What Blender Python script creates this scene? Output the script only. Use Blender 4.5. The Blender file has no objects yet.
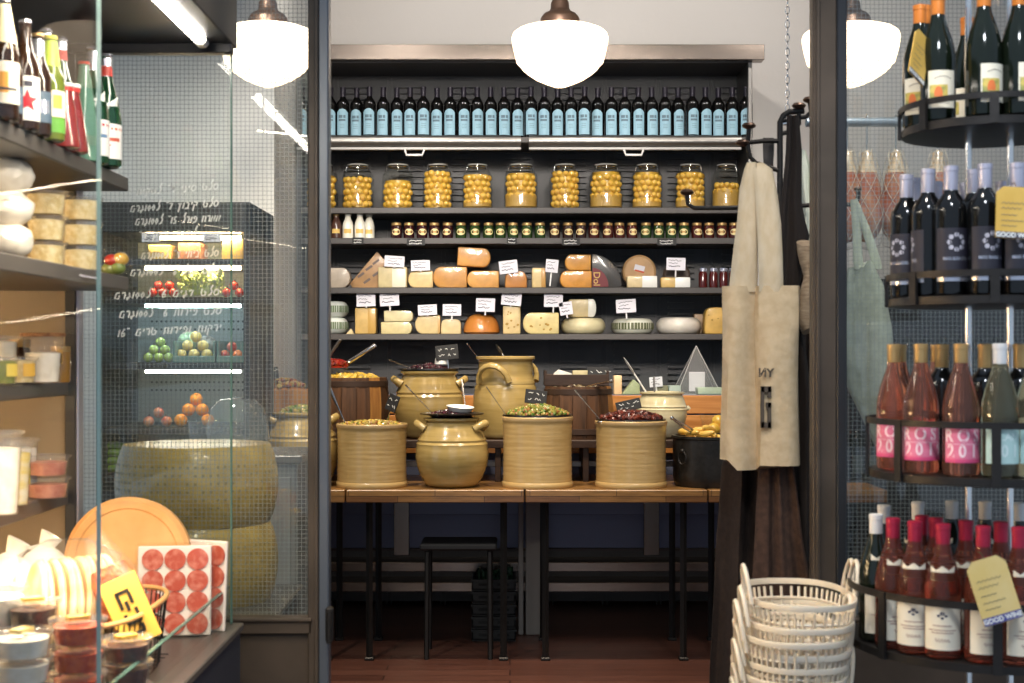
import bpy, bmesh, math, random
from mathutils import Vector, Matrix, Euler
PI = math.pi
SC = bpy.context.scene
COL = SC.collection
random.seed(7)
# ---------------------------------------------------------------- camera, world, exposure
F, H, CX, CY = 1422.2, 1.52, 510.0, 353.0
cam = bpy.data.objects.new('camera', bpy.data.cameras.new('camera'))
COL.objects.link(cam)
cam.location = (0, 0, H); cam.rotation_euler = (PI/2, 0, 0)
cd = cam.data
cd.lens = 50; cd.sensor_width = 36; cd.shift_x = 0.002; cd.shift_y = 0.0112
cd.dof.use_dof = True; cd.dof.focus_distance = 7.6; cd.dof.aperture_fstop = 5.6
cd.clip_start = 0.05
SC.camera = cam
w = bpy.data.worlds.new('world'); SC.world = w; w.use_nodes = True
w.node_tree.nodes['Background'].inputs[0].default_value = (0.62, 0.78, 1.0, 1)
w.node_tree.nodes['Background'].inputs[1].default_value = 0.4
SC.view_settings.view_transform = 'Standard'; SC.view_settings.look = 'None'
SC.view_settings.gamma = 1.0; SC.view_settings.use_curve_mapping = False
SC.view_settings.exposure = 0.85
SC.cycles.transparent_max_bounces = 32; SC.cycles.max_bounces = 10; SC.cycles.transmission_bounces = 8
SC.cycles.diffuse_bounces = 4; SC.cycles.glossy_bounces = 4
SC.cycles.use_denoising = True; SC.cycles.sample_clamp_indirect = 6.0
SC.cycles.caustics_reflective = False; SC.cycles.caustics_refractive = False

def lamp(kind, name, loc, target, power, col=(1, .82, .6), size=.1, ang=70, blend=.6, size_y=None):
    l = bpy.data.lights.new(name, kind); o = bpy.data.objects.new(name, l); COL.objects.link(o)
    o.location = loc; l.energy = power; l.color = col
    d = Vector(target) - Vector(loc)
    o.rotation_euler = d.to_track_quat('-Z', 'Y').to_euler()
    if kind == 'SPOT':
        l.spot_size = math.radians(ang); l.spot_blend = blend; l.shadow_soft_size = size
    elif kind == 'AREA':
        l.size = size
        if size_y: l.shape = 'RECTANGLE'; l.size_y = size_y
    else:
        l.shadow_soft_size = size
    return o
# ceiling downlights over the table (the fixtures sit above the frame)
for x_ in (-1.0, -.15, .7):
    lamp('SPOT', 'table_downlight', (x_, 6.3, 3.8), (x_ + .1, 7.25, 1.0), 135, (1, .86, .68), .05, 55)
for x_ in (-.9, 0.0, .9):
    lamp('SPOT', 'shelf_spotlight', (x_*.8, 4.3, 3.2), (x_, 8.4, 2.1), 190, (1, .92, .82), .3, 31, .45)  # added spots that fill the shelves and louvres, no known fixture
for x_ in (-.7, .5, 1.7):
    lamp('SPOT', 'wall_fill_spot', (x_, 7.1, 3.85), (x_, 8.75, 3.0), 30, (1, .93, .86), .08, 110)  # added to brighten the top of the back wall
lamp('SPOT', 'rack_fill_spot', (.7, 1.7, 3.3), (1.16, 3.45, 1.4), 75, (.88, .94, 1), .15, 60)  # added spot from the front, brightens the rack bottles
lamp('SPOT', 'doorway_downlight', (.55, 2.9, 3.6), (.85, 4.3, 1.0), 80, (1, .9, .78), .12, 55)
lamp('SPOT', 'aisle_fill_spot', (-1.5, 4.6, 3.8), (-1.5, 6.6, 1.6), 120, (1, .95, .86), .08, 75)  # added fill for the dim area behind the lettered glass
lamp('SPOT', 'drum_cheese_fill_spot', (-.1, 4.35, 3.0), (-1.05, 4.7, .95), 85, (1, .92, .72), .06, 45)  # added to light the sides of the drum cheeses
lamp('SPOT', 'ham_fill_spot', (1.3, 4.3, 3.7), (1.5, 5.6, 1.9), 90, (1, .95, .88), .1, 70)  # added to lift the dark hams behind the glass
# the wall case: light bars in its canopy and under its shelves, plus an added spot
lamp('AREA', 'canopy_light_bar', (-.825, 2.95, 2.345), (-1.0, 2.95, .8), 16, (1, .86, .66), .028, size_y=1.7)
for z_, x_, p_ in ((1.955, -1.07, 4), (1.68, -1.09, 4), (1.398, -1.24, 5), (1.1, -1.22, 5.5)):
    lamp('AREA', 'shelf_light_bar', (x_, 3.05, z_), (x_ - (.06 if p_ < 5.2 else -.06), 3.05, z_ - .4), p_, (1, .84, .62), .02, size_y=1.5)
lamp('SPOT', 'case_fill_spot', (-.45, 1.6, 2.9), (-1.0, 3.9, 1.7), 28, (1, .88, .70), .08, 52)  # added spot brightening the case and the door lettering

# ---------------------------------------------------------------- helpers
def P(px, py, D):
    return Vector(((px - CX)*D/F, D, H - (py - CY)*D/F))
def X(px, D): return (px - CX)*D/F
def Zy(py, D): return H - (py - CY)*D/F
def lin(c):
    if isinstance(c, str):
        c = [int(c[i:i+2], 16)/255 for i in (0, 2, 4)]
    return tuple((v/12.92 if v <= .04045 else ((v + .055)/1.055)**2.4) for v in c)

class B:
    """collects shapes into one mesh"""
    def __init__(s): s.bm = bmesh.new()
    def _add(s, vs, fs, m=0, M=None):
        bv = [s.bm.verts.new(M @ Vector(v) if M else v) for v in vs]
        for f in fs:
            try:
                nf = s.bm.faces.new([bv[i] for i in f]); nf.material_index = m
            except ValueError: pass
        return bv
    def merge(s, bm2, m=None, M=None):
        bm2.verts.index_update()
        vs = [v.co.copy() for v in bm2.verts]
        bv = [s.bm.verts.new(M @ v if M else v) for v in vs]
        for f in bm2.faces:
            try:
                nf = s.bm.faces.new([bv[v.index] for v in f.verts]); nf.material_index = f.material_index if m is None else m
            except ValueError: pass
        bm2.free(); return s
    def box(s, c, d, m=0, rot=None, bev=0, seg=1):
        b2 = bmesh.new(); bmesh.ops.create_cube(b2, size=1)
        for v in b2.verts: v.co = Vector((v.co.x*d[0], v.co.y*d[1], v.co.z*d[2]))
        if bev: bmesh.ops.bevel(b2, geom=b2.edges[:], offset=bev, segments=seg, affect='EDGES', profile=.5)
        M = Matrix.Translation(c)
        if rot: M = M @ Euler(rot).to_matrix().to_4x4()
        return s.merge(b2, m, M)
    def lathe(s, prof, segs=32, m=0, M=None, cap=False):
        vs, fs = [], []; n = len(prof)
        for k in range(segs):
            a = 2*PI*k/segs; ca, sa = math.sin(a), -math.cos(a)
            for r, z in prof: vs.append((r*ca, r*sa, z))
        for k in range(segs):
            k2 = (k + 1) % segs
            for i in range(n - 1): fs.append((k*n + i, k2*n + i, k2*n + i + 1, k*n + i + 1))
        b2 = bmesh.new(); bv = [b2.verts.new(v) for v in vs]
        for f in fs:
            b2.faces.new([bv[i] for i in f])
        bmesh.ops.remove_doubles(b2, verts=b2.verts[:], dist=1e-6)
        bmesh.ops.dissolve_degenerate(b2, dist=1e-7, edges=b2.edges[:])
        return s.merge(b2, m, M)
    def sphere(s, c, r, m=0, sub=2, sc=(1, 1, 1), rot=None):
        b2 = bmesh.new(); bmesh.ops.create_icosphere(b2, subdivisions=sub, radius=1)
        M = Matrix.Translation(c)
        if rot: M = M @ Euler(rot).to_matrix().to_4x4()
        M = M @ Matrix.Diagonal((r*sc[0], r*sc[1], r*sc[2], 1))
        return s.merge(b2, m, M)
    def tube(s, pts, r, segs=8, m=0, closed=False, flat=1.0):
        pts = [Vector(p) for p in pts]; n = len(pts)
        rs = r if isinstance(r, (list, tuple)) else [r]*n
        vs, fs = [], []; up = None
        for i, p in enumerate(pts):
            a = pts[(i - 1) % n] if (closed or i > 0) else p
            b = pts[(i + 1) % n] if (closed or i < n - 1) else p
            t = (b - a).normalized()
            if up is None:
                up = Vector((0, 0, 1)) if abs(t.z) < .9 else Vector((0, 1, 0))
            u = t.cross(up)
            if u.length < 1e-5: u = t.orthogonal()
            u.normalize(); v = u.cross(t).normalized(); up = v
            for k in range(segs):
                an = 2*PI*k/segs
                vs.append(p + (u*math.cos(an) + v*math.sin(an)*flat)*rs[i])
        for i in range(n if closed else n - 1):
            j = (i + 1) % n
            for k in range(segs):
                k2 = (k + 1) % segs
                fs.append((i*segs + k, i*segs + k2, j*segs + k2, j*segs + k))
        if not closed:
            fs.append(tuple(range(segs))[::-1]); fs.append(tuple((n - 1)*segs + k for k in range(segs)))
        s._add(vs, fs, m); return s
    def prism(s, poly, y0, y1, m=0, bev=0, seg=2, M=None):
        """polygon in XZ extruded along Y"""
        b2 = bmesh.new()
        a = [b2.verts.new((x, y0, z)) for x, z in poly]; b = [b2.verts.new((x, y1, z)) for x, z in poly]
        n = len(poly)
        b2.faces.new(a); b2.faces.new(b[::-1])
        for i in range(n):
            j = (i + 1) % n; b2.faces.new((a[j], a[i], b[i], b[j]))
        bmesh.ops.recalc_face_normals(b2, faces=b2.faces[:])
        if bev:
            bmesh.ops.bevel(b2, geom=b2.edges[:], offset=bev, segments=seg, affect='EDGES', profile=.5, clamp_overlap=True)
        return s.merge(b2, m, M)
    def loft(s, rings, m=0, cap=True):
        n = len(rings[0]); vs = [p for r in rings for p in r]; fs = []
        for i in range(len(rings) - 1):
            for k in range(n):
                k2 = (k + 1) % n
                fs.append((i*n + k, i*n + k2, (i + 1)*n + k2, (i + 1)*n + k))
        if cap:
            fs.append(tuple(range(n))[::-1]); fs.append(tuple((len(rings) - 1)*n + k for k in range(n)))
        s._add(vs, fs, m); return s
    def patch(s, R, z0, z1, a0, a1, segs=10, m=0, top=None, th=.0004):
        """curved sheet on a cylinder, angle measured from -Y"""
        cols = []
        for k in range(segs + 1):
            t = k/segs; a = a0 + (a1 - a0)*t; zt = top(t) if top else z1
            cols.append([(rr*math.sin(a), -rr*math.cos(a), z) for rr in (R, R + th) for z in (z0, zt)])
        vs = [v for c in cols for v in c]; fs = []
        for k in range(segs):
            a, b = k*4, k*4 + 4
            fs += [(a + 2, b + 2, b + 3, a + 3), (a, a + 1, b + 1, b), (a + 1, a + 3, b + 3, b + 1), (a, b, b + 2, a + 2)]
        e = segs*4
        fs += [(0, 2, 3, 1), (e, e + 1, e + 3, e + 2)]
        s._add(vs, fs, m); return s
    def ribbon(s, pts, wd, m=0, f=None):
        """flat pen stroke through 2D points, mapped to 3D by f(x, y)"""
        f = f or (lambda x, y: (x, 0, y)); vs, fs = [], []
        pts = [Vector(p) for p in pts]
        for i, p in enumerate(pts):
            a = pts[max(i - 1, 0)]; b = pts[min(i + 1, len(pts) - 1)]
            t = (b - a); t = t.normalized() if t.length else Vector((1, 0)); nn = Vector((-t.y, t.x))*wd/2
            vs += [f(*(p + nn)), f(*(p - nn))]
        for i in range(len(pts) - 1): fs.append((2*i, 2*i + 1, 2*i + 3, 2*i + 2))
        s._add(vs, fs, m); return s
    def text(s, body, size, f=None, m=0, bold=0.0, shear=0.0, align='CENTER'):
        c = bpy.data.curves.new('t', 'FONT'); c.body = body; c.size = size; c.align_x = align; c.align_y = 'CENTER'
        c.offset = bold; c.shear = shear; c.resolution_u = 3
        o = bpy.data.objects.new('t', c); COL.objects.link(o)
        dg = bpy.context.evaluated_depsgraph_get()
        me = bpy.data.meshes.new_from_object(o.evaluated_get(dg))
        f = f or (lambda x, y: (x, 0, y))
        b2 = bmesh.new(); b2.from_mesh(me)
        for v in b2.verts: v.co = Vector(f(v.co.x, v.co.y))
        bpy.data.objects.remove(o); bpy.data.meshes.remove(me); bpy.data.curves.remove(c)
        return s.merge(b2, m)
    def build(s, name, mats, parent=None, loc=(0, 0, 0), rot=(0, 0, 0), smooth=.6, fix=True):
        if fix: bmesh.ops.recalc_face_normals(s.bm, faces=s.bm.faces[:])
        me = bpy.data.meshes.new(name); s.bm.to_mesh(me); s.bm.free()
        for mt in (mats if isinstance(mats, (list, tuple)) else [mats]): me.materials.append(mt)
        if smooth:
            me.shade_smooth(); me.set_sharp_from_angle(angle=smooth)
        o = bpy.data.objects.new(name, me); COL.objects.link(o)
        o.location = loc; o.rotation_euler = rot
        if parent: o.parent = parent
        return o

def tag(o, label, cat, group=None):
    o['label'] = label; o['category'] = cat
    if group: o['group'] = group
    return o
def thing(name, label, cat, loc=(0, 0, 0), rot=(0, 0, 0), group=None):
    o = bpy.data.objects.new(name, None); COL.objects.link(o); o.empty_display_size = .05
    o.location = loc; o.rotation_euler = rot
    return tag(o, label, cat, group)
def struct(o): o['kind'] = 'structure'; return o
def stuff(o): o['kind'] = 'stuff'; return o
KIDS = {}
def kids(o): return list(o.children)
def dup(o, loc, label=None, rot=None, parent=None, group=None):
    c = o.copy(); COL.objects.link(c); c.location = loc
    if rot is not None: c.rotation_euler = rot
    if label: c['label'] = label
    if group: c['group'] = group
    if parent: c.parent = parent
    for ch in kids(o):
        d = ch.copy(); COL.objects.link(d); d.parent = c
        for g in kids(ch):
            e = g.copy(); COL.objects.link(e); e.parent = d
    return c
ORD = ('first second third fourth fifth sixth seventh eighth ninth tenth eleventh twelfth thirteenth fourteenth fifteenth sixteenth '
       'seventeenth eighteenth nineteenth twentieth').split()
ORD += ['twenty-' + x for x in ORD[:9]] + ['thirtieth'] + ['thirty-' + x for x in ORD[:9]] + ['fortieth']

# ---------------------------------------------------------------- materials
def pm(name, col, rough=.5, metal=0, col2=None, scale=8, stretch=(1, 1, 1), detail=4, lo=.35, hi=.65, bump=0, bscale=None,
       coat=0, trans=0, ior=1.45, emis=None, estr=0, spec=.5, sss=0, wave=None, alpha=1, dist=0.01):
    m = bpy.data.materials.new(name); m.use_nodes = True; nt = m.node_tree; N, L = nt.nodes, nt.links
    p = N['Principled BSDF']; I = p.inputs
    c = (*lin(col), 1)
    I['Base Color'].default_value = c; I['Roughness'].default_value = rough; I['Metallic'].default_value = metal
    I['Coat Weight'].default_value = coat; I['Coat Roughness'].default_value = .08; I['Transmission Weight'].default_value = trans; I['IOR'].default_value = ior
    I['Specular IOR Level'].default_value = spec; I['Alpha'].default_value = alpha
    if sss: I['Subsurface Weight'].default_value = sss; I['Subsurface Radius'].default_value = (.02, .012, .006); I['Subsurface Scale'].default_value = .5
    if emis: I['Emission Color'].default_value = (*lin(emis), 1); I['Emission Strength'].default_value = estr
    if col2 or bump:
        tc = N.new('ShaderNodeTexCoord'); mp = N.new('ShaderNodeMapping'); mp.inputs['Scale'].default_value = stretch
        L.new(tc.outputs['Object'], mp.inputs[0])
        if wave:
            no = N.new('ShaderNodeTexWave'); no.bands_direction = wave; no.inputs['Distortion'].default_value = 3; no.inputs['Detail'].default_value = 3
        else:
            no = N.new('ShaderNodeTexNoise'); no.inputs['Detail'].default_value = detail
        no.inputs['Scale'].default_value = scale; L.new(mp.outputs[0], no.inputs[0])
        fac = no.outputs['Fac'] if 'Fac' in no.outputs else no.outputs[1]
        if col2:
            r = N.new('ShaderNodeValToRGB'); r.color_ramp.elements[0].position = lo; r.color_ramp.elements[1].position = hi
            r.color_ramp.elements[0].color = c; r.color_ramp.elements[1].color = (*lin(col2), 1)
            L.new(fac, r.inputs[0]); L.new(r.outputs[0], I['Base Color'])
        if bump:
            bn = N.new('ShaderNodeBump'); bn.inputs['Strength'].default_value = bump; bn.inputs['Distance'].default_value = dist
            if bscale:
                n2 = N.new('ShaderNodeTexNoise'); n2.inputs['Scale'].default_value = bscale; n2.inputs['Detail'].default_value = 3
                L.new(mp.outputs[0], n2.inputs[0]); fac = n2.outputs['Fac'] if 'Fac' in n2.outputs else n2.outputs[0]
            L.new(fac, bn.inputs['Height']); L.new(bn.outputs[0], I['Normal'])
    return m

def brick(name, c1, c2, mortar, bw, rh, rough=.4, msize=.004, axes='XY', off=.5, grain=None, bump=.3, coat=0):
    m = bpy.data.materials.new(name); m.use_nodes = True; nt = m.node_tree; N, L = nt.nodes, nt.links
    p = N['Principled BSDF']; p.inputs['Roughness'].default_value = rough; p.inputs['Coat Weight'].default_value = coat
    tc = N.new('ShaderNodeTexCoord'); sp = N.new('ShaderNodeSeparateXYZ'); cb = N.new('ShaderNodeCombineXYZ')
    L.new(tc.outputs['Object'], sp.inputs[0]); L.new(sp.outputs[axes[0]], cb.inputs[0]); L.new(sp.outputs[axes[1]], cb.inputs[1])
    b = N.new('ShaderNodeTexBrick'); b.inputs['Color1'].default_value = (*lin(c1), 1); b.inputs['Color2'].default_value = (*lin(c2), 1)
    b.inputs['Mortar'].default_value = (*lin(mortar), 1); b.inputs['Scale'].default_value = 1; b.inputs['Mortar Size'].default_value = msize
    b.inputs['Brick Width'].default_value = bw; b.inputs['Row Height'].default_value = rh; b.offset = off
    L.new(cb.outputs[0], b.inputs[0])
    no = N.new('ShaderNodeTexNoise'); no.inputs['Scale'].default_value = 1; no.inputs['Detail'].default_value = 5
    mp = N.new('ShaderNodeMapping'); mp.inputs['Scale'].default_value = grain or (6, 60, 60); L.new(tc.outputs['Object'], mp.inputs[0]); L.new(mp.outputs[0], no.inputs[0])
    mx = N.new('ShaderNodeMix'); mx.data_type = 'RGBA'; mx.blend_type = 'MULTIPLY'; mx.inputs[0].default_value = .7
    r = N.new('ShaderNodeValToRGB'); r.color_ramp.elements[0].color = (.45, .45, .45, 1); r.color_ramp.elements[1].color = (1.15, 1.15, 1.15, 1)
    r.color_ramp.elements[0].position = .3; r.color_ramp.elements[1].position = .7
    L.new(no.outputs[0], r.inputs[0]); L.new(b.outputs[0], mx.inputs[6]); L.new(r.outputs[0], mx.inputs[7]); L.new(mx.outputs[2], p.inputs['Base Color'])
    bn = N.new('ShaderNodeBump'); bn.inputs['Strength'].default_value = bump; bn.inputs['Distance'].default_value = .004
    L.new(no.outputs[0], bn.inputs['Height']); L.new(bn.outputs[0], p.inputs['Normal'])
    return m

def thin(name, tint=(1, 1, 1), refl=1.0, rough=.02, haze=0.0, hazecol=(.9, .9, .9), wire=0, ior=1.5):
    """thin clear sheet: see-through with a Fresnel sheen, a diffuse haze for dirt and whitish reflection and, where asked, a square wire mesh inside"""
    m = bpy.data.materials.new(name); m.use_nodes = True; nt = m.node_tree; N, L = nt.nodes, nt.links
    out = N['Material Output']; N.remove(N['Principled BSDF'])
    tr = N.new('ShaderNodeBsdfTransparent'); tr.inputs[0].default_value = (*tint, 1)
    gl = N.new('ShaderNodeBsdfGlossy'); gl.inputs['Roughness'].default_value = rough
    fr = N.new('ShaderNodeLayerWeight'); fr.inputs[0].default_value = .5
    pw = N.new('ShaderNodeMath'); pw.operation = 'POWER'; pw.inputs[1].default_value = 5; L.new(fr.outputs['Facing'], pw.inputs[0])
    mu = N.new('ShaderNodeMath'); mu.operation = 'MULTIPLY_ADD'; mu.inputs[1].default_value = .9*refl; mu.inputs[2].default_value = .04*refl; mu.use_clamp = True; L.new(pw.outputs[0], mu.inputs[0])
    mx = N.new('ShaderNodeMixShader'); L.new(mu.outputs[0], mx.inputs[0]); L.new(tr.outputs[0], mx.inputs[1]); L.new(gl.outputs[0], mx.inputs[2])
    last = mx
    if haze:  # pale diffuse mixed in for dirt and whitish reflections
        df = N.new('ShaderNodeBsdfDiffuse'); df.inputs[0].default_value = (*hazecol, 1)
        m2 = N.new('ShaderNodeMixShader'); m2.inputs[0].default_value = haze
        L.new(last.outputs[0], m2.inputs[1]); L.new(df.outputs[0], m2.inputs[2]); last = m2
    if wire:
        tc = N.new('ShaderNodeTexCoord'); sp = N.new('ShaderNodeSeparateXYZ'); L.new(tc.outputs['Object'], sp.inputs[0])
        hs = []
        for ax in ('X', 'Z'):
            a = N.new('ShaderNodeMath'); a.operation = 'PINGPONG'; a.inputs[1].default_value = .00635; L.new(sp.outputs[ax], a.inputs[0])
            b = N.new('ShaderNodeMath'); b.operation = 'LESS_THAN'; b.inputs[1].default_value = wire; L.new(a.outputs[0], b.inputs[0]); hs.append(b)
        mxm = N.new('ShaderNodeMath'); mxm.operation = 'MAXIMUM'; L.new(hs[0].outputs[0], mxm.inputs[0]); L.new(hs[1].outputs[0], mxm.inputs[1])
        wr = N.new('ShaderNodeBsdfPrincipled'); wr.inputs['Base Color'].default_value = (.22, .24, .23, 1); wr.inputs['Metallic'].default_value = .3; wr.inputs['Roughness'].default_value = .4
        m3 = N.new('ShaderNodeMixShader'); L.new(mxm.outputs[0], m3.inputs[0]); L.new(last.outputs[0], m3.inputs[1]); L.new(wr.outputs[0], m3.inputs[2]); last = m3
    L.new(last.outputs[0], out.inputs[0])
    return m

M = {}
M['wall'] = pm('white_plaster', 'D9D5D0', .75, bump=.08, bscale=30)
M['ceiling'] = pm('ceiling_paint', 'C9C2B8', .8, bump=.05, bscale=20)
M['floor'] = brick('floor_planks', '5A382C', '47291F', '20130F', 1.6, .11, .34, .003, 'XY', .37, (5, 60, 60), .2)
M['steel'] = pm('stainless_steel', '9A8D82', .26, 1, bump=.05, bscale=40, stretch=(.3, 30, 30))
M['steel_dull'] = pm('dull_steel', '8D8A86', .4, 1)
M['chrome'] = pm('chrome', 'D5D3D0', .15, 1)
M['iron'] = pm('dark_iron', '322F2D', .42, .7, bump=.1, bscale=60)
M['door_steel'] = pm('bronze_door_steel', '51463C', .5, .25, '41382F', 5, bump=.04, bscale=40)
M['shelf'] = pm('grey_powder_coat', '4C4846', .5, .1, bump=.03, bscale=120)
M['louver'] = pm('black_locker_metal', '525152', .5, .1, bump=.03, bscale=60)
M['wire_glass'] = thin('wired_glass', (.96, .975, .968), .9, .02, .012, (.85, .92, .9), .00036)
M['glass'] = thin('clear_glass', (.975, .99, .982), .38)
M['glass_edge'] = pm('glass_edge_green', '4E6A61', .2)
M['glass_anti'] = thin('anti_reflective_glass', (.985, .99, .987), .1)
M['plastic'] = thin('clear_plastic', (.97, .97, .97), 1.1, .08, .04)
M['wrap'] = thin('cling_wrap', (.99, .99, .99), .8, .12)
M['bag_film'] = thin('bread_bag_film', (.985, .985, .985), .45, .2, .015)
M['case_dark'] = pm('dark_case_paint', '2E2D2E', .45, .2)
M['case_shelf'] = pm('case_shelf_metal', '5E5955', .4, .3)
M['case_end'] = pm('case_end_panel', '8A7862', .55)
M['case_front'] = pm('navy_case_front', '343944', .45, .1)
M['tube_light'] = pm('fluorescent_tube', 'FFFFFF', .5, emis='FFF6E8', estr=20)
M['tube_warm'] = pm('warm_tube', 'FFFFFF', .5, emis='FFD9A0', estr=75)
M['tube_cool'] = pm('cool_tube', 'FFFFFF', .5, emis='D8F0FF', estr=45)
M['globe'] = pm('opal_glass', 'FFFFFF', .25, emis='FFDDB4', estr=2.2)
M['bronze'] = pm('oil_bronze', '6B564A', .38, .8)
M['block'] = brick('butcher_block', '8F6738', '6A4524', '35200F', .42, .055, .35, .0015, 'XZ', .43, (8, 8, 90), .15, .3)
M['crock'] = pm('straw_glazed_stoneware', 'C0A26C', .32, 0, 'AC8C56', 6, (1, 1, 12), 5, .3, .7, bump=.09, coat=.5, dist=.006)
M['crock_b'] = pm('ochre_glazed_stoneware', 'B2985E', .24, 0, '98804A', 5, (1, 1, 9), 5, .3, .7, bump=.08, coat=.8, dist=.006)
M['crock_rim'] = pm('pale_unglazed_rim', 'D2B384', .5, 0, 'C29F6A', 12)
M['cream_glaze'] = pm('cream_glaze', 'D9CFAE', .22, 0, 'CABC92', 5, (1, 1, 5), coat=.7, bump=.1)
M['barrel'] = pm('weathered_barrel_wood', '5E3D24', .65, 0, '34200F', 3, (14, 14, 1), 6, .3, .7, bump=.5, dist=.01)
M['barrel_pale'] = pm('pale_barrel_stave', 'AE7A3C', .6, 0, '84552A', 3, (14, 14, 1), 6, bump=.4)
M['hoop'] = pm('dark_hoop', '3B2A20', .55, .2)
M['dark_wood'] = pm('dark_wood', '3A271B', .5, 0, '271911', 3, (1.5, 14, 14), 6, bump=.2)
M['orange_wood'] = pm('orange_pine', 'C98A4B', .4, 0, 'AE7035', 2.5, (1.2, 12, 14), 6, bump=.15, coat=.2)
M['counter_front'] = pm('slate_blue_panel', '6A7088', .35, .2)
M['pot'] = pm('black_pot_enamel', '262524', .38, .5, '383532', 12, bump=.25, bscale=25)
M['liner'] = pm('dark_steel_liner', '6A6662', .3, 1)
M['white'] = pm('white_ceramic', 'E8E6E0', .3, coat=.4)
M['card'] = pm('white_card', 'DEDBE2', .55)
M['ink'] = pm('dark_ink', '3A3A44', .7)
M['slate'] = pm('chalkboard_black', '181818', .6, 0, '262525', 30)
M['chalk'] = pm('chalk_white', 'EDEBE6', .8)
M['linen'] = pm('natural_canvas', 'BFAB8C', .9, 0, 'B5A080', 40, (1, 1, 1), 2, bump=.55, bscale=11, dist=.02)
M['linen_b'] = pm('pale_canvas', 'CBBBA0', .9, 0, 'C2B092', 40, (1, 1, .5), 2, bump=.5, bscale=13, dist=.02)
M['linen_g'] = pm('sage_canvas', 'A9AE9C', .9, 0, '9EA492', 40, bump=.5, bscale=10, dist=.02)
M['brown_cloth'] = pm('dark_brown_cloth', '32241C', .9, 0, '281C15', 60, bump=.4, bscale=9, dist=.02)
M['black_cloth'] = pm('black_cloth', '231C19', .9, bump=.3, bscale=300)
M['basket'] = pm('ivory_plastic', 'DACCB6', .4, sss=.1, coat=.1)
M['wine_dark'] = pm('dark_bottle_glass', '0B0B0B', .1, spec=.5)
M['wine_green'] = pm('green_black_bottle_glass', '10160E', .1, spec=.5)
M['cap_silver'] = pm('silver_capsule', 'B9B6C4', .35, .6)
M['cap_orange'] = pm('orange_capsule', 'C9762E', .4, .15)
M['cap_red'] = pm('crimson_capsule', 'A3203C', .35, .3)
M['cap_white'] = pm('white_capsule', 'D9D6D2', .4, .1)
M['cap_gold'] = pm('gold_capsule', 'B3925F', .35, .6)
M['cap_black'] = pm('black_capsule', '24202A', .35, .3)
M['lab_cream'] = pm('cream_label', 'E6DCC6', .6)
M['lab_blue'] = pm('pale_blue_label', '8FB4C4', .6)
M['lab_black'] = pm('black_label', '24222C', .5)
M['lab_pink'] = pm('pink_label', 'E58BA4', .55, 0, 'D9607F', 9, (1, 1, 6), lo=.2, hi=.8)
M['lab_aqua'] = pm('aqua_label', 'B5D2CC', .55)
M['lab_silver'] = pm('silver_foil', 'C8C8D2', .25, .8)
M['art'] = pm('painted_fruit_art', 'CDB65E', .6, 0, '77844A', 45, lo=.42, hi=.58)
M['art_fruit'] = pm('painted_orange', 'D9733A', .6)
M['rose'] = pm('rose_wine_glass', 'F5A78C', .05, trans=.93, ior=1.33)
M['rose_red'] = pm('deep_rose_wine_glass', 'DE8068', .05, trans=.93, ior=1.33)
M['whitewine'] = pm('pale_wine_glass', 'F0EAC0', .05, trans=.95, ior=1.33)
M['kraft'] = pm('mustard_tag_paper', 'D8B25C', .65, 0, 'CBA24A', 10)
def solid(c, r=.5, **k):
    key = (str(c), r, str(k))
    if key not in M: M[key] = pm('paint_' + (c if isinstance(c, str) else 'mix').lower(), c, r, **k)
    return M[key]
# ================================================================ the setting
struct(B().box((0, 4.8, -.03), (7.0, 8.2, .06)).build('floor', M['floor']))
struct(B().box((0.9, 8.82, 1.95), (5.2, .14, 3.9)).build('wall_back', M['wall']))
struct(B().box((-2.36, 8.1, 1.95), (2.25, 1.3, 3.9)).build('wall_left', M['wall']))
struct(B().box((3.45, 6.6, 1.95), (.1, 4.4, 3.9)).build('wall_right', M['wall']))
struct(B().box((0, 6.5, 3.95), (7.0, 4.9, .1)).build('ceiling', M['ceiling']))

# ---------------------------------------------------------------- steel framed wired glass doors
DY = 4.15
def door(name, x0, x1, post0, post1, jamb, sgn):
    zt = 3.3; zr = Zy(633, DY); zg = Zy(616, DY)
    b = B()
    pc = (post0 + post1)/2
    b.box((pc, DY, zt/2), (post1 - post0, .05, zt), bev=.004)
    b.box((pc + sgn*(post1 - post0)*.30, DY - .012, zt/2), (.012, .05, zt), bev=.003)
    b.box(((x0 + x1)/2, DY, (zr + zg)/2), (x1 - x0, .05, zg - zr), bev=.004)
    b.box(((x0 + x1)/2, DY - .028, zg - .006), (x1 - x0, .014, .012), bev=.003)
    b.box(((x0 + x1)/2, DY, .05), (x1 - x0, .05, .1), bev=.004)
    b.box(((x0 + x1)/2, DY, zt - .04), (x1 - x0, .05, .08), bev=.004)
    b.box((x0 if sgn > 0 else x1, DY, zt/2), (.06, .05, zt), bev=.004)
    d = struct(b.build(name, M['door_steel']))
    B().box(((x0 + x1)/2, DY + .012, (zg + zt - .08)/2), (x1 - x0 - .02, .006, zt - .08 - zg)).build('glass_pane', M['wire_glass'], d)
    B().box(((x0 + x1)/2, DY + .005, (zr + .1)/2), (x1 - x0 - .02, .02, zr - .1)).build('kick_panel', M['door_steel'], d)
    j = B().box((jamb, DY + .005, zt/2), (.03, .062, zt), bev=.004)
    j.build('jamb_strip', pm('blued_steel_strip' + name[-1], '5F646C' if sgn > 0 else '34363A', .36, .5), d)
    return d
d1 = door('door_1', -2.3, X(310, DY) + .01, X(309, DY), X(320, DY), X(324.5, DY), 1)
d2 = door('door_2', X(818, DY), 3.0, X(811, DY), X(835, DY), X(840, DY), -1)
hb = B().box((X(331, DY), DY - .03, Zy(622, DY)), (.022, .03, .1), bev=.005)
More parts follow.
